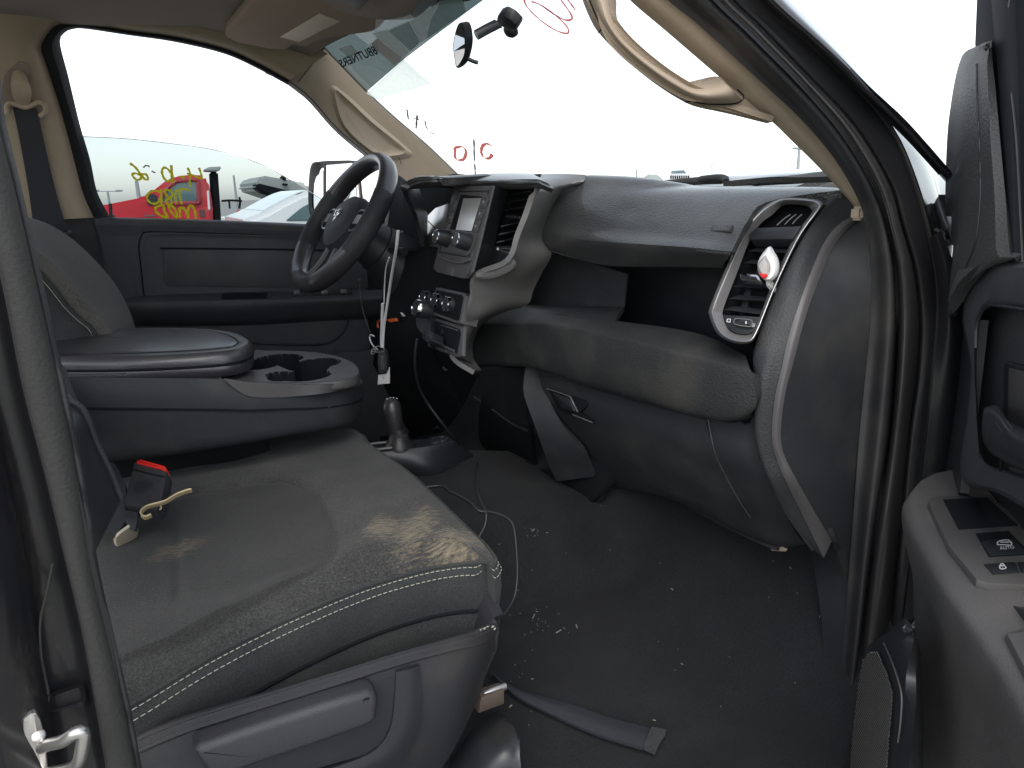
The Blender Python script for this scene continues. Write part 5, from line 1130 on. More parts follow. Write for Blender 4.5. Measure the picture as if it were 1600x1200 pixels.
patch('outer_seal', [lv(S1b, (-.764, -.828, -.842)), lv(mixl(S1b, S2, .22), (-.785, -.852, -.862)), lv(mixl(S1b, S2, .55), (-.79, -.856, -.866)), lv(S2, (-.78, -.845, -.855))], m_seal, fa, nu=180, nv=5, thick=.006)
patch('jamb_panel', [lv(S2, (-.775, -.84, -.85)), lv(mixl(S2, S3, .12), (-.782, -.852, -.86)), lv(mixl(S2, S3, .5), (-.785, -.86, -.868)), lv(mixl(S2, S3, .93), (-.79, -.866, -.875)), lv(S3, (-.792, -.868, -.878))], m_jamb, fa, nu=180, nv=5, thick=.006)
S4 = [(1175, -60), (1232, 0), (1325, 92), (1400, 175), (1440, 218), (1478, 260)]
S3t = [(1130, -60), (1193, 8), (1262, 66), (1340, 142), (1398, 195), (1478, 285)]
patch('pillar_skin', [lv(S3t, (-.793, -.869, -.88)), lv(mixl(S3t, S4, .3), (-.81, -.885, -.89)), lv(mixl(S3t, S4, .75), (-.812, -.888, -.89)), lv(S4, (-.79, -.872, -.88))], m_paint, fa, nu=120, nv=4, thick=.01)
patch('seam_highlight', [lv(S3, (-.7935, -.8695, -.8795)), lv([(u+2.5, v) for u, v in S3], (-.796, -.872, -.882))], m_rub2, fa, nu=180, nv=1, thick=.003)
S5 = [(1470, 360), (1490, 410), (1500, 460), (1502, 505), (1510, 570), (1508, 700), (1490, 860), (1470, 1010), (1440, 1230)]
S3c = [(1452, 372), (1461, 415), (1466, 460), (1466, 505), (1460, 570), (1446, 700), (1425, 860), (1406, 1010), (1373, 1230)]
patch('hinge_pillar', [my(*[(u, v, -.882) for u, v in S3c]), my(*[(u, v, -.90) for u, v in mixl(S3c, S5, .5)]), my(*[(u, v, -.905) for u, v in S5])], m_jamb, fa, nu=40, nv=4, thick=.01)
# fender and hinge corner beyond the pillar
fe = part('front_fender', T, 'black front fender mirroring the bright sky')
f0 = mx((1358, 160, 1.02), (1388, 196, 1.02), (1413, 246, 1.02), (1433, 302, 1.02), (1450, 365, 1.02), (1461, 412, 1.02))
f1 = mx((1385, 172, 1.15), (1412, 200, 1.15), (1440, 240, 1.15), (1460, 290, 1.15), (1474, 340, 1.13), (1480, 400, 1.12))
f2 = mx((1405, 188, 1.5), (1440, 222, 1.5), (1485, 268, 1.5), (1500, 305, 1.4), (1502, 345, 1.3), (1500, 385, 1.2))
m_mirpaint = mat('polished_black_paint', (.05, .05, .055), .12, spec=.35, vary=.02)
patch('fender_skin', [f0, f1, f2, [p+Vector((.7, -.03, -.34)) for p in f2]], m_mirpaint, fe, nu=30, nv=4, thick=.01)
tube('hinge_strap', mx((1468, 380, 1.0), (1474, 400, .99), (1480, 416, .985), (1486, 408, .985), (1490, 385, .99)), .007, m_metal, fe, n=20, seg=8)
patch('hinge_cup', [mx((1464, 380, 1.01), (1470, 376, 1.01), (1482, 374, 1.01)), mx((1466, 400, .99), (1475, 396, 1.03), (1486, 392, .99)), mx((1472, 416, 1.0), (1480, 418, 1.0), (1486, 416, 1.0))], m_mirpaint, fe, nu=10, nv=4, thick=.004)
tube('hinge_fold', mx((1466, 318, 1.1), (1472, 335, 1.08), (1478, 352, 1.06), (1484, 362, 1.05)), .006, m_mirpaint, fe, n=16, seg=8)
plate('hinge_bracket', mx((1478, 338, 1.02), (1494, 340, 1.02), (1495, 360, 1.02), (1484, 372, 1.02), (1480, 360, 1.02)), .02, m_metal, fe, bev=.003)
# hood, cowl, wipers
ho_ = part('hood', T, 'wet black hood beyond the windscreen')
h0 = [(945, 290, 1.45), (1040, 284, 1.5), (1110, 276, 1.6), (1180, 270, 1.7), (1250, 266.5, 1.75), (1292, 265.5, 1.78), (1340, 266, 1.8)]
m_wet = mat('wet_black_paint', (.016, .02, .02), .2, coat=1, grain=.9, gscale=110, vary=.3, vscale=60, speck=.6)
hh = mx(*h0)
patch('hood_panel', [[p+Vector((-.5, 0, -.10)) for p in hh], [p+Vector((-.22, 0, -.035)) for p in hh], hh, [p+Vector((.5, 0, .0)) for p in hh], [p+Vector((1.0, 0, -.12)) for p in hh]], m_wet, ho_, nu=40, nv=5, thick=.02, away=Vector((0, 0, -1)))
wi = part('wiper', T, 'black wiper arm and blade lying at the base of the windscreen')
tube('wiper_blade', mx((1035, 288, 1.08), (1065, 285, 1.08), (1100, 282, 1.08), (1128, 281, 1.08)), .006, m_rub2, wi, n=20, seg=8, flat=1.4)
tube('wiper_arm', mx((1095, 280, 1.075), (1120, 277.5, 1.075), (1133, 279, 1.07), (1134, 284, 1.06)), .007, m_rub2, wi, n=20, seg=8)
patch('cowl', [mx((1130, 292, 1.02), (1170, 288, 1.04), (1210, 285, 1.05), (1250, 286, 1.05), (1330, 284, 1.05)), mx((1168, 290, 1.06), (1200, 287.5, 1.09), (1230, 284, 1.1), (1265, 279, 1.1), (1330, 272, 1.1)), mx((1180, 291, 1.10), (1210, 289, 1.12), (1250, 287, 1.12), (1290, 283, 1.12), (1330, 280, 1.12))], m_rub2, wi, nu=24, nv=3, thick=.01)
# ---- near B-pillar
def up_(l): return [Vector((l[0].x-.09, l[0].y+.07, 2.02)), l[0].lerp(Vector((l[0].x-.09, l[0].y+.07, 2.02)), .45)+Vector((0, -.012, 0))]+l
bp_ = part('b_pillar', T, 'scuffed black rear door jamb with a rubber seal')
q0 = [(-40, 380), (-20, 470), (5, 540), (36, 610), (72, 740), (104, 890), (132, 1020), (160, 1180), (170, 1260)]
q1 = [(-30, 60), (0, 195), (26, 300), (58, 440), (94, 600), (124, 750), (147, 890), (170, 990), (197, 1110), (214, 1200), (222, 1260)]
q0r = [(-90, 60), (-62, 195), (-34, 300), (2, 440), (35, 605), (72, 750), (105, 890), (128, 990), (150, 1110), (165, 1200), (172, 1260)]
yb = -.86
def yl(l, y):
    o = [at(u, v, Y=y) for u, v in l]
    return up_(o) if l[0][1] == 60 or l[0][1] == 60.0 else o
patch('pillar_seal', [yl(q1, yb+.012), yl(mixl(q1, q0r, .10), yb+.003), yl(mixl(q1, q0r, .5), yb-.003), yl(mixl(q1, q0r, .92), yb-.002), yl(q0r, yb+.004)], m_rub2, bp_, nu=70, nv=4, thick=.008)
tube('seal_lip', yl([(u+1, v) for u, v in q1], yb+.012), .0035, m_rub, bp_, n=70, seg=6)
q2 = [(-160, 60), (-130, 195), (-100, 300), (-60, 440), (-20, 605), (20, 750), (50, 890), (62, 990), (85, 1110), (100, 1200), (108, 1260)]
q3 = [(-190, 60), (-170, 195), (-145, 300), (-110, 440), (-75, 605), (-30, 750), (0, 850), (18, 990), (20, 1110), (40, 1200), (48, 1260)]
m_scr = mudmat(m_jamb, 'scraped_jamb', [(at(45, 880, Y=-.87), (.012, .5, .30, 0)), (at(40, 1060, Y=-.87), (.02, .5, .10, 0))], (.80, 1.3, .12))
patch('jamb_face', [yl(q0r, yb-.002), yl(mixl(q0r, q2, .15), yb+.015), yl(mixl(q0r, q2, .6), yb+.018), yl(q2, yb+.012), yl(mixl(q2, q3, .3), yb-.004), yl(q3, yb-.02), yl([(u-30, v) for u, v in q3], yb-.03)], m_scr, bp_, nu=60, nv=4, thick=.02)
tube('jamb_seam', yl([(82, 880), (74, 920), (63, 970), (64, 1020), (70, 1055), (76, 1085), (74, 1105), (78, 1113)], yb+.008), .0012, m_rub2, bp_, n=40, seg=5)
ring('jamb_slot', [yl([(76, 1086), (118, 1070), (130, 1072), (133, 1098), (110, 1106), (77, 1113)], yb+.006), yl([(80, 1088), (117, 1074), (125, 1076), (127, 1095), (108, 1102), (81, 1108)], yb+.010), yl([(82, 1090), (117, 1076), (124, 1078), (126, 1094), (108, 1101), (83, 1106)], yb+.014)], m_scr, bp_, k=3, closed_back=True)
lst = part('door_striker', bp_) if False else None
SPL = (at(45, 1160, Y=-.875), Vector((.25, -.97, -.1)).normalized())
plate('striker_plate', on(SPL, (36, 1126), (48, 1116), (57, 1114), (64, 1126), (70, 1150), (76, 1200), (72, 1230), (40, 1230), (36, 1180)), .006, m_metal, bp_, bev=.0015, r=.15)
plate('striker_base', on(shift(SPL, -.006), (26, 1160), (33, 1130), (44, 1118), (52, 1116), (40, 1160), (38, 1230), (26, 1210)), .008, m_metal, bp_, bev=.0015)
lathe('striker_rivet', at(60, 1150, pl=shift(SPL, .000)), (CAM-at(60, 1150, pl=SPL)).normalized(), [(0, .0055), (.002, .0053), (.003, .004), (.0034, .0015)], m_metal, bp_, seg=20)
def sl(u, v, d): return at(u, v, pl=shift(SPL, d))
tube('striker_loop', [sl(66, 1168, .0), sl(78, 1163, .012), sl(98, 1158, .028), sl(116, 1146, .038), sl(124, 1143, .040), sl(130, 1148, .040), sl(128, 1170, .036), sl(123, 1190, .030), sl(112, 1200, .022), sl(90, 1206, .01), sl(72, 1208, 0)], .0052, m_metal, bp_, n=50, seg=10)
# ================================================================== PASSENGER DOOR, OPEN
pd = part('passenger_door', T, 'passenger door standing open with speaker grille and switch armrest')
PH = Vector((.91, -.95, 1.2)); PDN = Vector((-.714, .70, 0)).normalized()
def pp_(d): return (PH+PDN*d, PDN)
# window frame and glass
plate('frame_strip', on(pp_(-.02), (1527, -30), (1547, -30), (1560, 90), (1568, 200), (1576, 410), (1540, 410), (1522, 70)), .03, m_rub3, pd, bev=.004)
plate('run_channel', on(pp_(-.012), (1545, -30), (1572, -30), (1578, 140), (1584, 410), (1570, 410), (1560, 150)), .02, m_rub3, pd, bev=.004)
plate('dark_glass', on(pp_(-.02), (1568, -40), (1680, -60), (1720, 410), (1575, 415)), .005, m_dglass, pd, bev=.0005)
tube('glass_edge_line', on(pp_(-.014), (1580, -30), (1574, 40), (1577, 110), (1588, 220), (1594, 330), (1598, 410)), .0010, m_stack, pd, n=30, seg=5)
# mirror sail cover
sail = [(1547, 65), (1525, 72), (1506, 82), (1500, 94), (1488, 150), (1480, 212), (1477, 300), (1477, 400), (1477, 496)]
sfold = [(1549, 68), (1533, 80), (1522, 92), (1519, 108), (1520, 150), (1526, 220), (1531, 300), (1525, 370), (1502, 440)]
sright = [(1549, 68), (1550, 85), (1552, 100), (1554, 120), (1558, 170), (1564, 230), (1570, 300), (1576, 380), (1580, 412)]
srows = [((1528, 71), (1534, 69), (1540, 67), (1545, 65.5), (1548, 66)), ((1508, 81), (1517, 79), (1530, 77), (1544, 77), (1549.5, 78)), ((1500, 95), (1510, 95), (1527, 96), (1544, 97), (1551, 98)), ((1493, 120), (1505, 120), (1525, 122), (1546, 123), (1554, 124)),
         ((1486, 160), (1502, 161), (1525, 163), (1549, 165), (1558, 166)), ((1480, 212), (1500, 214), (1527, 217), (1553, 220), (1563, 222)), ((1477, 300), (1499, 302), (1530, 305), (1560, 308), (1571, 309)), ((1477, 380), (1497, 381), (1523, 384), (1562, 388), (1577, 390)), ((1477, 430), (1488, 428), (1503, 424), (1540, 414), (1580, 406)), ((1477, 498), (1484, 490), (1492, 470), (1500, 445), (1508, 425))]
sd_ = (-.035, -.004, .0, .0, -.008)
patch('sail_cover', [on(pp_(-.03), *[(u, v-1.5) for u, v in srows[0]])]+[[at(u, v, pl=pp_(d)) for (u, v), d in zip(r, sd_)] for r in srows], m_sail, pd, nu=16, nv=4, thick=.008)
tube('sail_crease', on(pp_(.0006), (1526, 100), (1527, 163), (1530, 220), (1532, 300), (1525, 375), (1510, 418)), .0012, m_pls, pd, n=40, seg=6)
# shell edge of the door towards the hinge
patch('door_shell_edge', [on(pp_(-.075), (1470, 500), (1463, 600), (1448, 700), (1440, 760)), on(pp_(-.045), (1502, 498), (1498, 600), (1485, 700), (1476, 770)), on(pp_(-.022), (1530, 500), (1520, 590), (1508, 700), (1500, 770))], m_pls, pd, nu=20, nv=3, thick=.01)
plate('door_core', on(pp_(-.065), (1506, 430), (1760, 420), (1800, 1250), (1470, 1250), (1480, 900), (1500, 700)), .03, m_pls, pd, bev=0)
# upper panel with handle recess: rounded opening skinned inwards
op = [(1502, 436), (1508, 426), (1516, 421), (1533, 411), (1558, 407), (1640, 407), (1720, 410), (1720, 700), (1640, 800), (1560, 770), (1503, 746), (1512, 650), (1518, 570), (1506, 500)]
ipn = [(1526, 545), (1527, 515), (1532, 495), (1541, 482), (1556, 478), (1610, 486), (1690, 498), (1690, 680), (1625, 740), (1575, 735), (1540, 720), (1530, 680), (1526, 640), (1525, 590)]
ring('upper_panel', [on(pp_(-.04), *[(u-3, v) for u, v in op]), on(pp_(-.018), *op), on(pp_(-.010), *mixl(op, ipn, .15)), on(pp_(-.010), *mixl(op, ipn, .85)), on(pp_(-.013), *mixl(op, ipn, .95)), on(pp_(-.022), *ipn), on(pp_(-.040), *[(u+4, v+3) for u, v in ipn])], m_door, pd, k=6, closed_back=True)
tube('recess_lip', on(pp_(-.012), *[(u-1, v-1) for u, v in ipn[:6]]), .0022, m_pls, pd, n=40, seg=6)
ib = [(1568, 568), (1572, 564), (1600, 572), (1680, 590), (1680, 700), (1600, 690), (1566, 650)]
plate('release_bezel', on(pp_(-.034), *ib), .006, m_pls, pd, bev=.002, r=.1)
plate('release_cup', on(pp_(-.0325), (1576, 575), (1600, 580), (1680, 600), (1680, 690), (1600, 678), (1574, 652)), .004, m_stack, pd, bev=.001)
ph0 = on(pp_(-.018), (1537, 638), (1548, 634), (1560, 634), (1575, 655), (1600, 670), (1660, 690))
ph1 = on(pp_(.010), (1537, 642), (1549, 638), (1562, 646), (1578, 668), (1602, 684), (1660, 702))
ph2 = on(pp_(.014), (1535, 655), (1545, 655), (1560, 668), (1577, 688), (1602, 704), (1660, 722))
ph3 = on(pp_(.010), (1534, 672), (1542, 690), (1556, 704), (1576, 718), (1602, 730), (1660, 745))
ph4 = on(pp_(-.018), (1536, 690), (1546, 706), (1560, 716), (1580, 728), (1606, 738), (1660, 752))
patch('pull_handle', [ph0, ph1, ph2, ph3, ph4], m_pls, pd, nu=30, nv=4, thick=.008)
tube('panel_joint', on(pp_(-.0115), (1565, 720), (1564, 745), (1570, 762)), .0015, m_void, pd, n=10, seg=5)
plate('lower_release', on(pp_(-.03), (1575, 730), (1590, 738), (1640, 770), (1640, 790), (1585, 752)), .01, m_stack, pd, bev=.002)
# armrest with switches (top close to level)
AZ = 1.2
ar_l = [(1432, 757), (1420, 770), (1417, 780), (1425, 806), (1450, 850), (1483, 908), (1527, 967), (1565, 1025), (1600, 1083), (1660, 1190)]
ar_b = [(1460, 744), (1490, 739), (1503, 746), (1530, 751), (1560, 757), (1585, 772), (1602, 785), (1650, 840), (1700, 900), (1780, 1000)]
def az(l, dz): return [at(u, v, Z=AZ)+Vector((0, 0, dz)) for u, v in l]
arl = az(ar_l, 0); arb = az(ar_b, 0)
def outw(p, d): return [q+PDN*d for q in p]
patch('armrest_shell', [[p+Vector((0, 0, .004)) for p in arb], [p.lerp(q, .5)+Vector((0, 0, .003)) for p, q in zip(arb, arl)], [p.lerp(q, .86)+Vector((0, 0, .001)) for p, q in zip(arb, arl)], [p+Vector((0, 0, -.006)) for p in arl], [p+PDN*.004+Vector((0, 0, -.022)) for p in arl], [p-PDN*.004+Vector((0, 0, -.06)) for p in arl], [p-PDN*.02+Vector((0, 0, -.12)) for p in arl], [p-PDN*.03+Vector((0, 0, -.25)) for p in arl], [p-PDN*.02+Vector((0, 0, -.45)) for p in arl]], mat('dusty_door_plastic', (.085, .082, .082), .5, grain=.5, gscale=800, dust=.3, dustcol=(.22, .21, .20)), pd, nu=50, nv=4, thick=.01)
AP = (Vector((0, 0, AZ+.0045)), Vector((0, 0, 1)))
sb_o = [(1450, 784), (1456, 777), (1470, 775), (1545, 774), (1575, 795), (1602, 820), (1680, 890), (1690, 914), (1600, 913), (1543, 911), (1526, 905), (1483, 853)]
m_bez = mat('switch_bezel_grey', (.075, .073, .073), .42, grain=.1, gscale=900, dust=.1)
plate('switch_bezel', on(shift(AP, .005), *sb_o), .008, m_bez, pd, bev=.002)
plate('switch_tray', on(shift(AP, .0056), (1473, 780), (1542, 777), (1592, 821), (1498, 827)), .003, m_void, pd, bev=.0005)
plate('switch_well', on(shift(AP, .0056), (1524, 833), (1576, 829), (1612, 866), (1545, 870)), .003, m_void, pd, bev=.0005)
plate('window_switch', on(shift(AP, .0078), (1534, 846), (1545, 841), (1583, 841), (1606, 862), (1548, 866)), .006, m_pls, pd, bev=.002)
plate('lock_switch', on(shift(AP, .0076), (1538, 880), (1587, 877), (1594, 892), (1552, 895)), .006, m_pls, pd, bev=.002)
plate('lock_switch', on(shift(AP, .0076), (1590, 877), (1650, 874), (1662, 889), (1597, 892)), .006, m_pls, pd, bev=.002)
text('auto_lettering', 'AUTO', [(1561, 854), (1583, 852), (1586, 857), (1563, 859)], shift(AP, .0082), m_print, pd, lift=.0003)
strokes('window_symbol', [[(1558, 851), (1560, 846), (1568, 844), (1576, 844), (1580, 851), (1558, 851)], [(1562, 847), (1576, 847)]], shift(AP, .0082), .0007, m_print, pd, lift=.0003)
strokes('lock_symbol', [[(1562, 884), (1570, 884), (1571, 888), (1563, 888.5), (1562, 884)], [(1563, 884), (1564, 881), (1568, 881), (1569, 884)], [(1566, 886), (1567, 886)]], shift(AP, .0078), .0007, m_print, pd, lift=.0003)
plate('grip_pad', on(shift(AP, .003), (1572, 988), (1582, 983), (1640, 975), (1720, 1100), (1640, 1120)), .008, m_bez, pd, bev=.003, r=.1)
# lower pocket with speaker grille
LO = .05
def lo(d): return pp_(LO+d)
mrows = [((1390, 988), (1400, 977), (1412, 966), (1424, 977), (1431, 989)), ((1378, 994), (1394, 987), (1410, 983), (1424, 986), (1431, 994)), ((1356, 1011), (1375, 1003), (1400, 1000), (1425, 1004), (1437, 1013)), ((1345, 1050), (1368, 1046), (1398, 1046), (1426, 1050), (1439, 1056)), ((1336, 1100), (1362, 1098), (1398, 1098), (1428, 1100), (1441, 1102)), ((1329, 1160), (1358, 1160), (1395, 1160), (1428, 1160), (1442, 1160)), ((1320, 1240), (1350, 1240), (1390, 1240), (1426, 1240), (1443, 1240))]
md_ = (.006, .018, .021, .016, -.01)
patch('map_pocket', [[at(u, v, pl=lo(d)) for (u, v), d in zip(r, md_)] for r in mrows], m_pls, pd, nu=20, nv=4, thick=.01)
SG = lo(.0235)
gp = [(1358, 1019), (1370, 1018), (1384, 1048), (1394, 1083), (1392, 1115), (1389, 1145), (1383, 1230), (1325, 1230), (1332, 1140), (1340, 1069), (1347, 1032)]
plate('grille_back', on(SG, *gp), .006, m_void, pd, bev=.0005)
# perforated grille: bars in two directions
vs = []; fs = []
for fam in range(2):
    for k in range(-60, 80):
        a0, b0 = (1320+k*3.0, 1010), (1320+k*3.0+(120 if fam == 0 else -120), 1240)
        seg_ = []
        for t in range(0, 231):
            u = a0[0]+(b0[0]-a0[0])*t/230; v = a0[1]+(b0[1]-a0[1])*t/230
            inside = inpoly(u, v, [Vector((x, y, 0)) for x, y in gp])
            if inside: seg_.append((u, v))
        if len(seg_) < 3: continue
        P_ = lo(.0243+.0006*fam); a, b = at(*seg_[0], pl=P_), at(*seg_[-1], pl=P_)
        w = PDN.cross((b-a).normalized())*.00045; n0 = len(vs)
        vs += [a-w, a+w, b+w, b-w, a-w-PDN*.0008, a+w-PDN*.0008, b+w-PDN*.0008, b-w-PDN*.0008]
        fs += [(n0, n0+1, n0+2, n0+3), (n0, n0+1, n0+5, n0+4), (n0+1, n0+2, n0+6, n0+5), (n0+2, n0+3, n0+7, n0+6), (n0+3, n0, n0+4, n0+7)]
o = mesh('speaker_mesh', vs, fs, m_grey, pd, smooth=False); o['kind'] = 'stuff'
tube('pocket_crease', on(lo(.024), (1381, 1005), (1394, 1035), (1404, 1065), (1409, 1090), (1407, 1130), (1403, 1160)), .0010, m_stack, pd, n=30, seg=6)
patch('lower_door_card', [on(pp_(.01), (1440, 800), (1435, 900), (1430, 1000), (1432, 1240)), on(pp_(.0), (1500, 900), (1510, 1000), (1520, 1100), (1530, 1240)), on(pp_(-.01), (1700, 1000), (1700, 1080), (1700, 1160), (1700, 1240))], m_pls, pd, nu=20, nv=3, thick=.02)
# ================================================================== THINGS IN THE CAB
# gear lever on the tunnel
gl_ = part('tunnel_tray', T)
patch('tray_body', [mz((560, 694, 1.0), (600, 690, 1.0), (650, 687, 1.0), (700, 685, 1.0)), mz((572, 703, 1.0), (610, 700, 1.0), (660, 694, 1.0), (706, 687, 1.0)), mz((582, 712, .995), (620, 708, .995), (668, 702, .995), (712, 692, .995)), mz((600, 745, .93), (640, 745, .93), (690, 740, .93), (740, 712, .93)), mz((620, 790, .80), (670, 790, .80), (720, 780, .80), (760, 745, .82))], m_pls, gl_, nu=24, nv=4, thick=.01)
tube('tray_rail', mz((577, 694, 1.006), (600, 691.5, 1.006), (630, 689.5, 1.006)), .004, m_grey, gl_, n=12, seg=8)
tube('tray_rail', mz((582, 703, 1.006), (605, 700.5, 1.006), (632, 697, 1.006)), .004, m_grey, gl_, n=12, seg=8)
for u, v in ((680, 690), (690, 688)):
    lathe('tray_cup', at(u, v, Z=1.0), Vector((0, 0, 1)), [(0, .02), (.006, .019), (.007, .014), (.002, .013)], m_pls, gl_, seg=18)
sh_ = part('shift_lever', T, 'round knobbed transfer case lever on the tunnel')
sx_ = at(624, 697, Z=1.0); st_ = at(613, 628, Y=sx_.y+.01)
tube('lever_shaft', [sx_, sx_.lerp(st_, .5), st_], .011, m_void, sh_, n=10, seg=12)
ax_ = (st_-sx_).normalized(); kb = at(613, 640, Y=sx_.y+.01)
lathe('shift_knob', kb-ax_*.06, ax_, [(0, .016), (.03, .0205), (.055, .0225), (.068, .022), (.078, .019), (.086, .013), (.090, .004)], m_lid, sh_, seg=24)
strokes('shift_pattern', [[(604, 624), (606, 622.5)], [(609, 621.5), (611, 621)], [(614, 621), (616, 621.3)], [(619, 622), (621, 623)]], (st_+ax_*.02, (CAM-st_).normalized()), .0011, m_print, sh_, lift=.012)
lathe('lever_boot', sx_-Vector((0, 0, .005)), Vector((0, 0, 1)), [(0, .036), (.012, .034), (.02, .026), (.034, .023), (.038, .018), (.05, .016)], m_rub, sh_, seg=20)
# pedal glimpsed under the column
plate('brake_pedal', mx((665, 590, .78), (690, 580, .78), (684, 574, .78), (668, 592, .78)), .02, m_stack, T, bev=.003)
# key, tie and tag hanging from the column
kx = .53
kf = empty('key_fob', at(597, 560, X=kx), None, 'black key fob on a wire ring hanging below the steering column', 'key fob')
FP = (at(597, 565, X=kx), Vector((-.6, -.8, 0)).normalized())
plate('fob_body', on(FP, (590, 548), (602, 547), (605, 560), (604, 580), (598, 585), (591, 583), (589, 565)), .016, m_pl, kf, bev=.004, r=.2)
plate('fob_button', on(shift(FP, .001), (594, 555), (599, 555), (600, 578), (595, 578)), .002, m_stack, kf, bev=.0006, r=.2)
tube('key_ring', on(shift(FP, .002), (585, 543), (592, 541), (600, 544), (598, 550), (588, 550), (581, 548)), .0016, m_metal, kf, n=40, seg=6, closed=True)
tube('key_ring', on(shift(FP, .004), (582, 545), (587, 548), (584, 553), (580, 552)), .0013, m_metal, kf, n=30, seg=6, closed=True)
tg = empty('paper_tag', at(600, 592, X=kx), None, 'small white paper tag hanging behind the key fob', 'tag')
plate('tag_card', on(shift(FP, -.018), (591, 586), (604, 584), (606, 575), (609, 574), (609, 599), (590, 601)), .002, m_paper, tg, bev=.0003)
strokes('tag_scribble', [[(598, 589), (600, 590), (599, 592)]], shift(FP, -.018), .0006, m_ink, tg)
zt = empty('cable_tie', at(610, 450, X=kx), None, 'long white cable tie looped from the steering column to the key ring', 'cable tie')
tube('tie_strap', mx((622, 360, .50), (619, 390, .505), (612, 430, .52), (606, 470, .53), (600, 510, .53), (598, 543, .53)), .0034, m_white, zt, n=40, seg=6, flat=.5)
tube('tie_tail', mx((598, 474, .52), (597, 500, .525), (596, 530, .53), (597, 543, .53)), .0036, m_white, zt, n=20, seg=6, flat=.5)
tube('tie_thin_end', mx((608, 402, .50), (603, 420, .51), (601, 445, .52), (600, 475, .525)), .0015, m_white, zt, n=20, seg=6)
tube('tie_loop', mx((584, 525, .53), (579, 523, .53), (578, 530, .53), (583, 540, .53), (590, 546, .53)), .0022, m_white, zt, n=20, seg=6)
wr = empty('thin_grey_wire', at(570, 490, X=kx), None, 'thin grey wire curving from below the wheel to the key ring', 'wire')
tube('wire_strand', mx((562, 442, .53), (563, 460, .53), (567, 485, .53), (573, 505, .53), (579, 520, .53)), .0012, m_greyink, wr, n=24, seg=6)
lathe('wire_plug', at(562, 440, X=.53), Vector((0, 0, 1)), [(0, .004), (.006, .006), (.009, .003)], m_stack, wr, seg=12)
ot = empty('orange_clip', at(605, 500, X=.56), None, 'orange plastic clip in the dark under the steering column', 'clip')
plate('clip_tab', mx((604, 499, .58), (617, 497, .58), (619, 502, .58), (609, 504, .58)), .006, m_orange, ot, bev=.001)
tube('clip_hook', mx((604, 500, .58), (596, 500, .58), (590, 504, .58), (591, 512, .58)), .0026, m_orange, ot, n=14, seg=6)
pb = empty('loose_white_fleck', at(628, 491, X=.6), None, 'tiny white sliver on the dark panel under the column', 'fleck')
plate('fleck_body', mx((625, 488, .598), (628, 489, .598), (632, 494, .598), (629, 495, .598)), .003, m_white, pb, bev=.0005)
# dark charging cables
c1 = tube('dash_cable', mx((652, 530, .56), (649, 550, .56), (649, 575, .57), (655, 605, .60), (668, 630, .63), (690, 660, .66), (708, 682, .70), (722, 697, .74), (738, 720, .78), (746, 745, .80)), .0034, m_cable, None, n=60, seg=8)
c1['label'] = 'black cable hanging from the light switch down to the tunnel'; c1['category'] = 'cable'; c1['group'] = 'loose black cables'
def onfloor(*uv):
    o = []
    for u, v in uv:
        d = ray(u, v); t = .3
        while t < 4:
            p = CAM+d*t
            if p.z < floor_z(p.x, p.y)+.004: break
            t += .002
        o.append(CAM+d*t)
    return o
c2 = tube('floor_cable', onfloor((660, 762), (690, 759), (703, 768), (712, 772), (735, 785), (748, 798), (768, 800), (790, 808), (802, 822), (807, 860), (808, 905), (803, 935), (790, 957), (778, 967)), .003, m_cable, None, n=90, seg=8)
c2['label'] = 'thin black cable trailing over the carpet round the front of the seat'; c2['category'] = 'cable'; c2['group'] = 'loose black cables'
c3 = tube('coiled_cable', onfloor((745, 722), (741, 745), (748, 775), (759, 800), (758, 820), (748, 840)), .003, m_cable, None, n=50, seg=8)
c3['label'] = 'black cable end dropping from the tunnel behind the seat front'; c3['category'] = 'cable'; c3['group'] = 'loose black cables'
# floor strap
fst = empty('floor_strap', onfloor((900, 1110))[0], None, 'flat black carpet strap with a stitched end lying on the footwell floor', 'strap')
def fl(l, dz): return [p+Vector((0, 0, dz)) for p in onfloor(*l)]
s_up = [(768, 1058), (800, 1080), (850, 1098), (900, 1112), (950, 1130), (1000, 1143), (1018, 1149)]
s_lo = [(770, 1064), (790, 1084), (818, 1105), (870, 1130), (930, 1157), (985, 1174), (1005, 1180)]
patch('strap_band', [fl(s_up, .012), fl(mixl(s_up, s_lo, .5), .016), fl(s_lo, .014)], m_web, fst, nu=40, nv=3, thick=.006)
patch('strap_end', [fl([(1018, 1149), (1040, 1153)], .017), fl([(1012, 1165), (1031, 1170)], .02), fl([(1005, 1180), (1022, 1186)], .018)], m_fab2, fst, nu=6, nv=3, thick=.010)
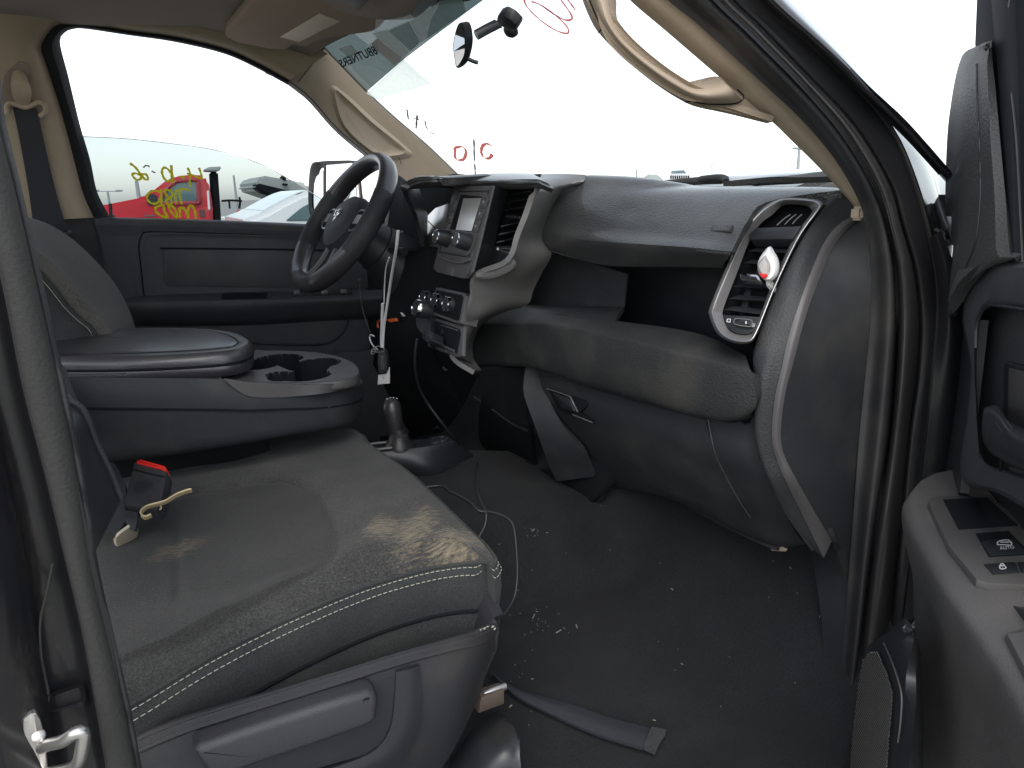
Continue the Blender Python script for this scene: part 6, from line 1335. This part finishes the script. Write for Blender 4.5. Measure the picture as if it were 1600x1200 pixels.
# tan strap and cream cap by the buckle
ts = empty('tan_strap', at(260, 785, Z=1.11), None, 'curled tan elastic strap lying beside the seat belt buckle', 'strap')
ta = [(299, 765), (290, 767), (275, 773), (258, 783), (240, 788), (228, 792), (221, 799), (226, 805), (235, 802)]
patch('strap_band', [onZ(1.165, *ta), onZ(1.157, *[(u+1.5, v+4.5) for u, v in ta])], m_tan, ts, nu=40, nv=1, thick=.0025)
tube('strap_thread', onZ(1.157, (246, 785), (252, 793), (250, 796)), .0012, m_tan, ts, n=10, seg=5)
crp_ = empty('cream_trim_cap', at(198, 845, Z=1.09), None, 'cream plastic trim cap sitting on the rear of the seat cushion', 'trim cap')
CPl = pl3(at(182, 840, Z=1.115), at(210, 820, Z=1.125), at(185, 857, Z=1.09))
ring('cap_body', [on(shift(CPl, -.02), (178, 838), (205, 818), (212, 820), (218, 832), (218, 846), (186, 859)), on(CPl, (179, 838), (205, 817), (210, 817), (213, 828), (211, 843), (186, 858)), on(shift(CPl, .004), (182, 840), (205, 822), (208, 822), (210, 830), (208, 841), (188, 854))], m_cream, crp_, k=4, closed_back=True)
# crumbs and straw on the carpet
m_crumb = mat('straw_crumbs', (.20, .195, .18), .9, vary=.5, vscale=90)
vs = []; fs = []
def crumb(p, a, l, w):
    k = len(vs); d = Vector((math.cos(a), math.sin(a), 0)); n = Vector((-d.y, d.x, 0)); h = Vector((0, 0, .0012))
    for s, t in ((-1, -1), (1, -1), (1, 1), (-1, 1)): vs.append(p+d*l*s+n*w*t)
    for s, t in ((-1, -1), (1, -1), (1, 1), (-1, 1)): vs.append(p+d*l*s*.8+n*w*t*.7+h)
    fs.extend([(k+4, k+5, k+6, k+7), (k, k+1, k+5, k+4), (k+1, k+2, k+6, k+5), (k+2, k+3, k+7, k+6), (k+3, k, k+4, k+7)])
rc = random.Random(11)
spots_ = [(rc.uniform(780, 1330), rc.uniform(760, 1195)) for _ in range(30)]+[(rc.gauss(835, 22), rc.gauss(965, 14)) for _ in range(18)]+[(rc.gauss(812, 18), rc.gauss(1030, 45)) for _ in range(12)]+[(rc.gauss(835, 8), rc.gauss(830, 5)) for _ in range(14)]
for (u, v), p in zip(spots_, onfloor(*spots_)):
    if p.y > -.78: crumb(p+Vector((0, 0, .001)), rc.uniform(0, 3.1), rc.choice((.0006, .0008, .001, .0028)), rc.uniform(.0004, .0007))
for (u, v), a, l in (((873, 988), .3, .008), ((901, 980), 1.2, .007), ((834, 964), .8, .009), ((1050, 922), 1.4, .004), ((1235, 889), .9, .004), ((798, 1105), .4, .004), ((834, 829), .6, .004)):
    crumb(onfloor((u, v))[0]+Vector((0, 0, .002)), a, l, .0013)
o = mesh('carpet_crumbs', vs, fs, m_crumb, None, smooth=False); o['kind'] = 'stuff'
# ================================================================== OUTSIDE: TOW TRUCK, CARS, POSTS
def slab(name, prof, y0, y1, m, parent, bev=.03, label=None):
    """solid from a side profile (X, Z) extruded across Y, edges bevelled"""
    bm = bmesh.new(); a = [bm.verts.new((x, y0, z)) for x, z in prof]; b = [bm.verts.new((x, y1, z)) for x, z in prof]; n = len(prof)
    bm.faces.new(a); bm.faces.new(b[::-1])
    for i in range(n): bm.faces.new((a[i], b[i], b[(i+1) % n], a[(i+1) % n]))
    bmesh.ops.recalc_face_normals(bm, faces=bm.faces)
    if bev: bmesh.ops.bevel(bm, geom=bm.edges[:], offset=bev, segments=2, affect='EDGES', clamp_overlap=True)
    bm.verts.index_update(); v_ = [v.co.copy() for v in bm.verts]; f_ = [tuple(q.index for q in f.verts) for f in bm.faces]; bm.free()
    return mesh(name, v_, f_, m, parent, label=label)
TY = 9.5
def pxy(y, *uv): return [(p.x, p.z) for p in (at(u, v, Y=y) for u, v in uv)]
tw = empty('tow_truck', (at(280, 340, Y=TY).x, TY+1, 0), None, 'red tow truck with a tall black stack behind its cab, outside the driver window', 'tow truck')
cabp = pxy(TY, (153, 322), (180, 317), (220, 309), (236, 301), (262, 280), (275, 275), (300, 273), (319, 274), (326, 283), (333, 320), (334, 420), (150, 420))
slab('cab', cabp, TY, TY+2.1, m_truckred, tw, .07)
wp_ = pxy(TY, (246, 318), (250, 310), (262, 293), (276, 283), (300, 281), (309, 282), (311, 317))
slab('door_window', wp_, TY-.02, TY+.03, m_carglass, tw, .01)
tube('window_frame', [Vector((x, TY-.02, z)) for x, z in wp_], .03, mat('faded_red_trim', (.30, .03, .04), .4), tw, n=60, seg=6, closed=True, lin=True)
slab('door_mirror', pxy(TY-.25, (229, 312), (231, 303), (244, 303), (248, 318), (240, 323), (229, 321)), TY-.35, TY-.2, m_pls, tw, .02)
slab('marker_light', pxy(TY, (323, 297), (326.5, 297), (328.5, 328), (325, 328)), TY-.03, TY+.01, m_paper, tw, .01)
slab('fuel_flap', pxy(TY, (311, 328), (320, 327.5), (321, 339), (312, 340)), TY-.01, TY+.02, mat('dark_grille', (.12, .05, .05), .5), tw, .005)
slab('name_badge', pxy(TY, (225, 336), (242, 336), (242, 338), (225, 338)), TY-.015, TY+.01, m_bezel, tw, .002)
slab('headache_post', pxy(TY, (330, 268), (342, 268), (347, 342), (349, 420), (336, 420), (334, 330)), TY+.1, TY+.35, m_void, tw, .02)
slab('stack_cap', pxy(TY, (320, 267), (324, 261.5), (346, 260), (342, 268)), TY-.05, TY+.45, m_deck, tw, .015)
slab('tow_bed', [(at(336, 350, Y=TY).x, .9), (at(336, 350, Y=TY).x+5.2, .9), (at(336, 350, Y=TY).x+5.2, 1.12), (at(336, 350, Y=TY).x, 1.12)], TY, TY+2.2, m_deck, tw, .03)
x0 = at(180, 340, Y=TY).x
for wx in (x0+.2, x0+3.6):
    for wy in (TY+.12, TY+1.98):
        lathe('wheel', Vector((wx, wy-.12, .45)), Vector((0, 1, 0)), [(0, .28), (.02, .44), (.22, .44), (.24, .28)], m_tyre, tw, seg=24)
# tilted flat bed (raised)
FY = 13.0
fb = empty('raised_flatbed', (at(440, 330, Y=FY).x, FY, 0), None, 'grey flatbed deck tilted up above the white car', 'flatbed')
slab('deck', pxy(FY, (397, 288), (404, 281), (410, 274), (480, 286), (486, 300), (475, 311), (444, 312), (400, 297)), FY, FY+2.3, m_deck, fb, .05)
slab('deck_underside', pxy(FY-.05, (398, 292), (402, 286), (452, 298), (486, 300), (475, 312), (442, 312), (408, 301)), FY-.08, FY+.4, m_void, fb, .03)
slab('winch_post', pxy(FY, (442, 274), (446, 274), (448, 282), (441, 281)), FY-.02, FY+.3, m_void, fb, .02)
slab('deck_hook', pxy(FY-.12, (442, 286), (450, 287), (449, 290.5), (442, 289.5)), FY-.14, FY-.02, m_void, fb, .01)
slab('deck_stand', pxy(FY, (470, 310), (490, 310), (492, 420), (472, 420)), FY+.4, FY+1.8, m_void, fb, .03)
# white car, close, facing left
CY = 6.5
wcx = empty('white_car', (at(450, 345, Y=CY).x, CY+.8, 0), None, 'white car with a raked windscreen just beyond the driver door mirror', 'car')
slab('body', pxy(CY, (372, 346), (395, 338), (412, 332), (440, 316), (470, 301), (490, 296), (560, 294), (640, 300), (660, 345), (660, 430), (372, 430)), CY, CY+1.7, m_carwhite, wcx, .06)
slab('side_window', pxy(CY, (446, 345), (470, 325), (487, 316), (540, 312), (560, 345)), CY-.02, CY+.03, m_carglass, wcx, .01)
wsl = pxy(CY, (418, 331), (444, 316.5), (470, 303.5), (486, 298.5))
patch('windscreen', [[Vector((x-.02, CY+.12, z+.015)) for x, z in wsl], [Vector((x-.02, CY+1.58, z+.015)) for x, z in wsl]], mat('bright_windscreen', (.55, .60, .60), .1, coat=1), wcx, nu=10, nv=2, thick=.01, away=Vector((0, 0, -1)))
cxx = at(430, 345, Y=CY).x
for wx in (cxx, cxx+2.4):
    for wy in (CY+.1, CY+1.6):
        lathe('wheel', Vector((wx, wy-.1, .33)), Vector((0, 1, 0)), [(0, .2), (.02, .33), (.18, .33), (.2, .2)], m_tyre, wcx, seg=20)
# row of parked vehicles far behind
def parked(name, u, v, y, w, label, cat, paint, pick=False):
    p = at(u, v, Y=y); t = empty(name, (p.x, y, 0), None, label, cat, 'vehicles parked across the yard')
    L = w; x0 = p.x; h = p.z
    if pick: prof = [(x0, .45), (x0, 1.0), (x0+L*.22, 1.12), (x0+L*.33, h), (x0+L*.58, h), (x0+L*.64, 1.15), (x0+L, 1.12), (x0+L, .45)]
    else: prof = [(x0, .4), (x0, .85), (x0+L*.25, 1.0), (x0+L*.40, h), (x0+L*.75, h), (x0+L*.92, 1.05), (x0+L, .95), (x0+L, .4)]
    slab('body', prof, y, y+1.8, paint, t, .06)
    a, b = (.35, .56) if pick else (.38, .78)
    slab('side_window', [(x0+L*a-.1, 1.12), (x0+L*(a+.03), h-.1), (x0+L*(b-.03), h-.1), (x0+L*b+.05, 1.12)], y-.02, y+.05, m_carglass, t, .01)
    for f_ in (.18, .8): lathe('wheel', Vector((x0+L*f_, y-.02, .36)), Vector((0, 1, 0)), [(0, .2), (.02, .36), (.2, .36), (.22, .2)], m_tyre, t, seg=16)
    return t
parked('parked_pickup', 344, 314, 22, 5.4, 'white pickup with a black ladder rack directly right of the tow truck stack', 'pickup truck', m_carwhite, True)
parked('parked_van', 371, 318, 27, 4.8, 'white van behind the pickup with the ladder rack', 'van', m_carwhite)
parked('parked_car', 352, 322, 16, 3.4, 'dark tailgated car in front of the white pickup with ladder rack', 'car', mat('dark_grey_car', (.06, .065, .07), .3, coat=.5), False)
parked('parked_car', 384, 321, 20, 4.6, 'pale silver car left of the raked white windscreen', 'car', mat('silver_car', (.55, .56, .57), .3, coat=.5))
parked('parked_car', 412, 319, 32, 4.8, 'white hatchback far behind the raised flatbed', 'car', m_carwhite)
rk = empty('ladder_rack', (at(360, 314, Y=22).x, 22, 0), None, 'black ladder rack on the white pickup beside the tow truck stack', 'rack')
tube('rack_rail', my((346, 314, 22), (360, 313, 22), (378, 314, 22)), .035, m_void, rk, n=8, seg=6)
tube('rack_rail', my((374, 308, 22), (375, 315, 22), (374, 326, 22)), .035, m_void, rk, n=8, seg=6)
tube('rack_rail', my((358, 314, 22), (359, 326, 22)), .03, m_void, rk, n=5, seg=6)
tl = empty('red_tail_lamp', (at(373, 332, Y=15.9).x, 15.9, 1.3), None, 'red tail lamp cluster right of the tow truck stack', 'tail lamp')
slab('lamp_lens', pxy(15.9, (370, 328), (376, 328), (377, 337), (369, 338)), 15.85, 15.95, m_red, tl, .02)
# right, through the windscreen: white truck and clutter
wt = empty('white_box_truck', (at(1040, 285, X=26).x, at(1040, 285, X=26).y, 0), None, 'bleached white truck nose with a dark grille seen above the wiper', 'truck')
def xz(x, *uv): return [at(u, v, X=x) for u, v in uv]
plate('cab_front', xz(26, (1041, 270), (1046, 264), (1064, 262.5), (1074, 266), (1078, 276), (1079, 300), (1040, 300)), 2.0, m_carwhite, wt, bev=.1)
plate('windscreen', xz(25.98, (1049, 267), (1068, 266), (1072, 270.5), (1048, 271.5)), .05, m_carglass, wt, bev=.01)
for k in range(9):
    u = 1047+k*3.4
    plate('grille_bar', xz(25.97, (u, 274.3), (u+1.8, 274.1), (u+2, 279.5), (u+.2, 279.5)), .05, m_void, wt, bev=.01)
jk = empty('scrap_heap', (22, at(1015, 282, X=22).y, 0), None, 'low grey heap of scrap left of the bleached white truck', 'scrap heap')
hp_ = [at(u, v, X=22) for u, v in ((1000, 279), (1010, 277.5), (1018, 277.5), (1022, 275), (1026, 273), (1031, 276), (1036, 281))]
patch('heap', [[Vector((p.x+1.5, p.y, 0)) for p in hp_], hp_, [Vector((p.x-.8, p.y, p.z*.8)) for p in hp_], [Vector((p.x-1.5, p.y, 0)) for p in hp_]], m_deck, jk, nu=24, nv=2, thick=.05, away=Vector((0, 0, -1)))
# lamp posts
def lamp(u, vtop, y=None, x=None, label='', head=True, r=.05, hw=.9):
    p = at(u, vtop, Y=y) if y else at(u, vtop, X=x)
    t = empty('lamp_post', (p.x, p.y, 0), None, label, 'lamp post', 'lamp posts round the yard')
    tube('pole', [Vector((p.x, p.y, -.1)), Vector((p.x, p.y, p.z*.5)), p], lambda s: r*(1.3-.5*s), m_post, t, n=8, seg=8)
    if head:
        for s in (-1, 1): box('lamp_head', p+RT*s*hw*.45+Vector((0, 0, .06)), (.55, .35, .14), m_post, t, bev=.03)
        tube('cross_arm', [p-RT*hw*.5, p+RT*hw*.5], .04, m_post, t, n=4, seg=6)
lamp(213, 282, y=40, label='thin dark lamp post left of the tow truck cab', head=False, r=.10)
lamp(168, 299, y=70, label='short twin headed lamp post far left behind the tow truck hood', r=.10, hw=2.2)
lamp(365, 274, y=60, label='faint thin post right of the tow truck stack', head=False, r=.09)
lamp(1249, 233, x=45, label='tall twin headed lamp post above the wet hood', r=.12, hw=.5)
lamp(995, 264, x=50, label='faint post standing above the middle of the dash', head=False, r=.10)
lamp(402, 318, y=50, label='low post beneath the tilted flatbed', head=False, r=.05)
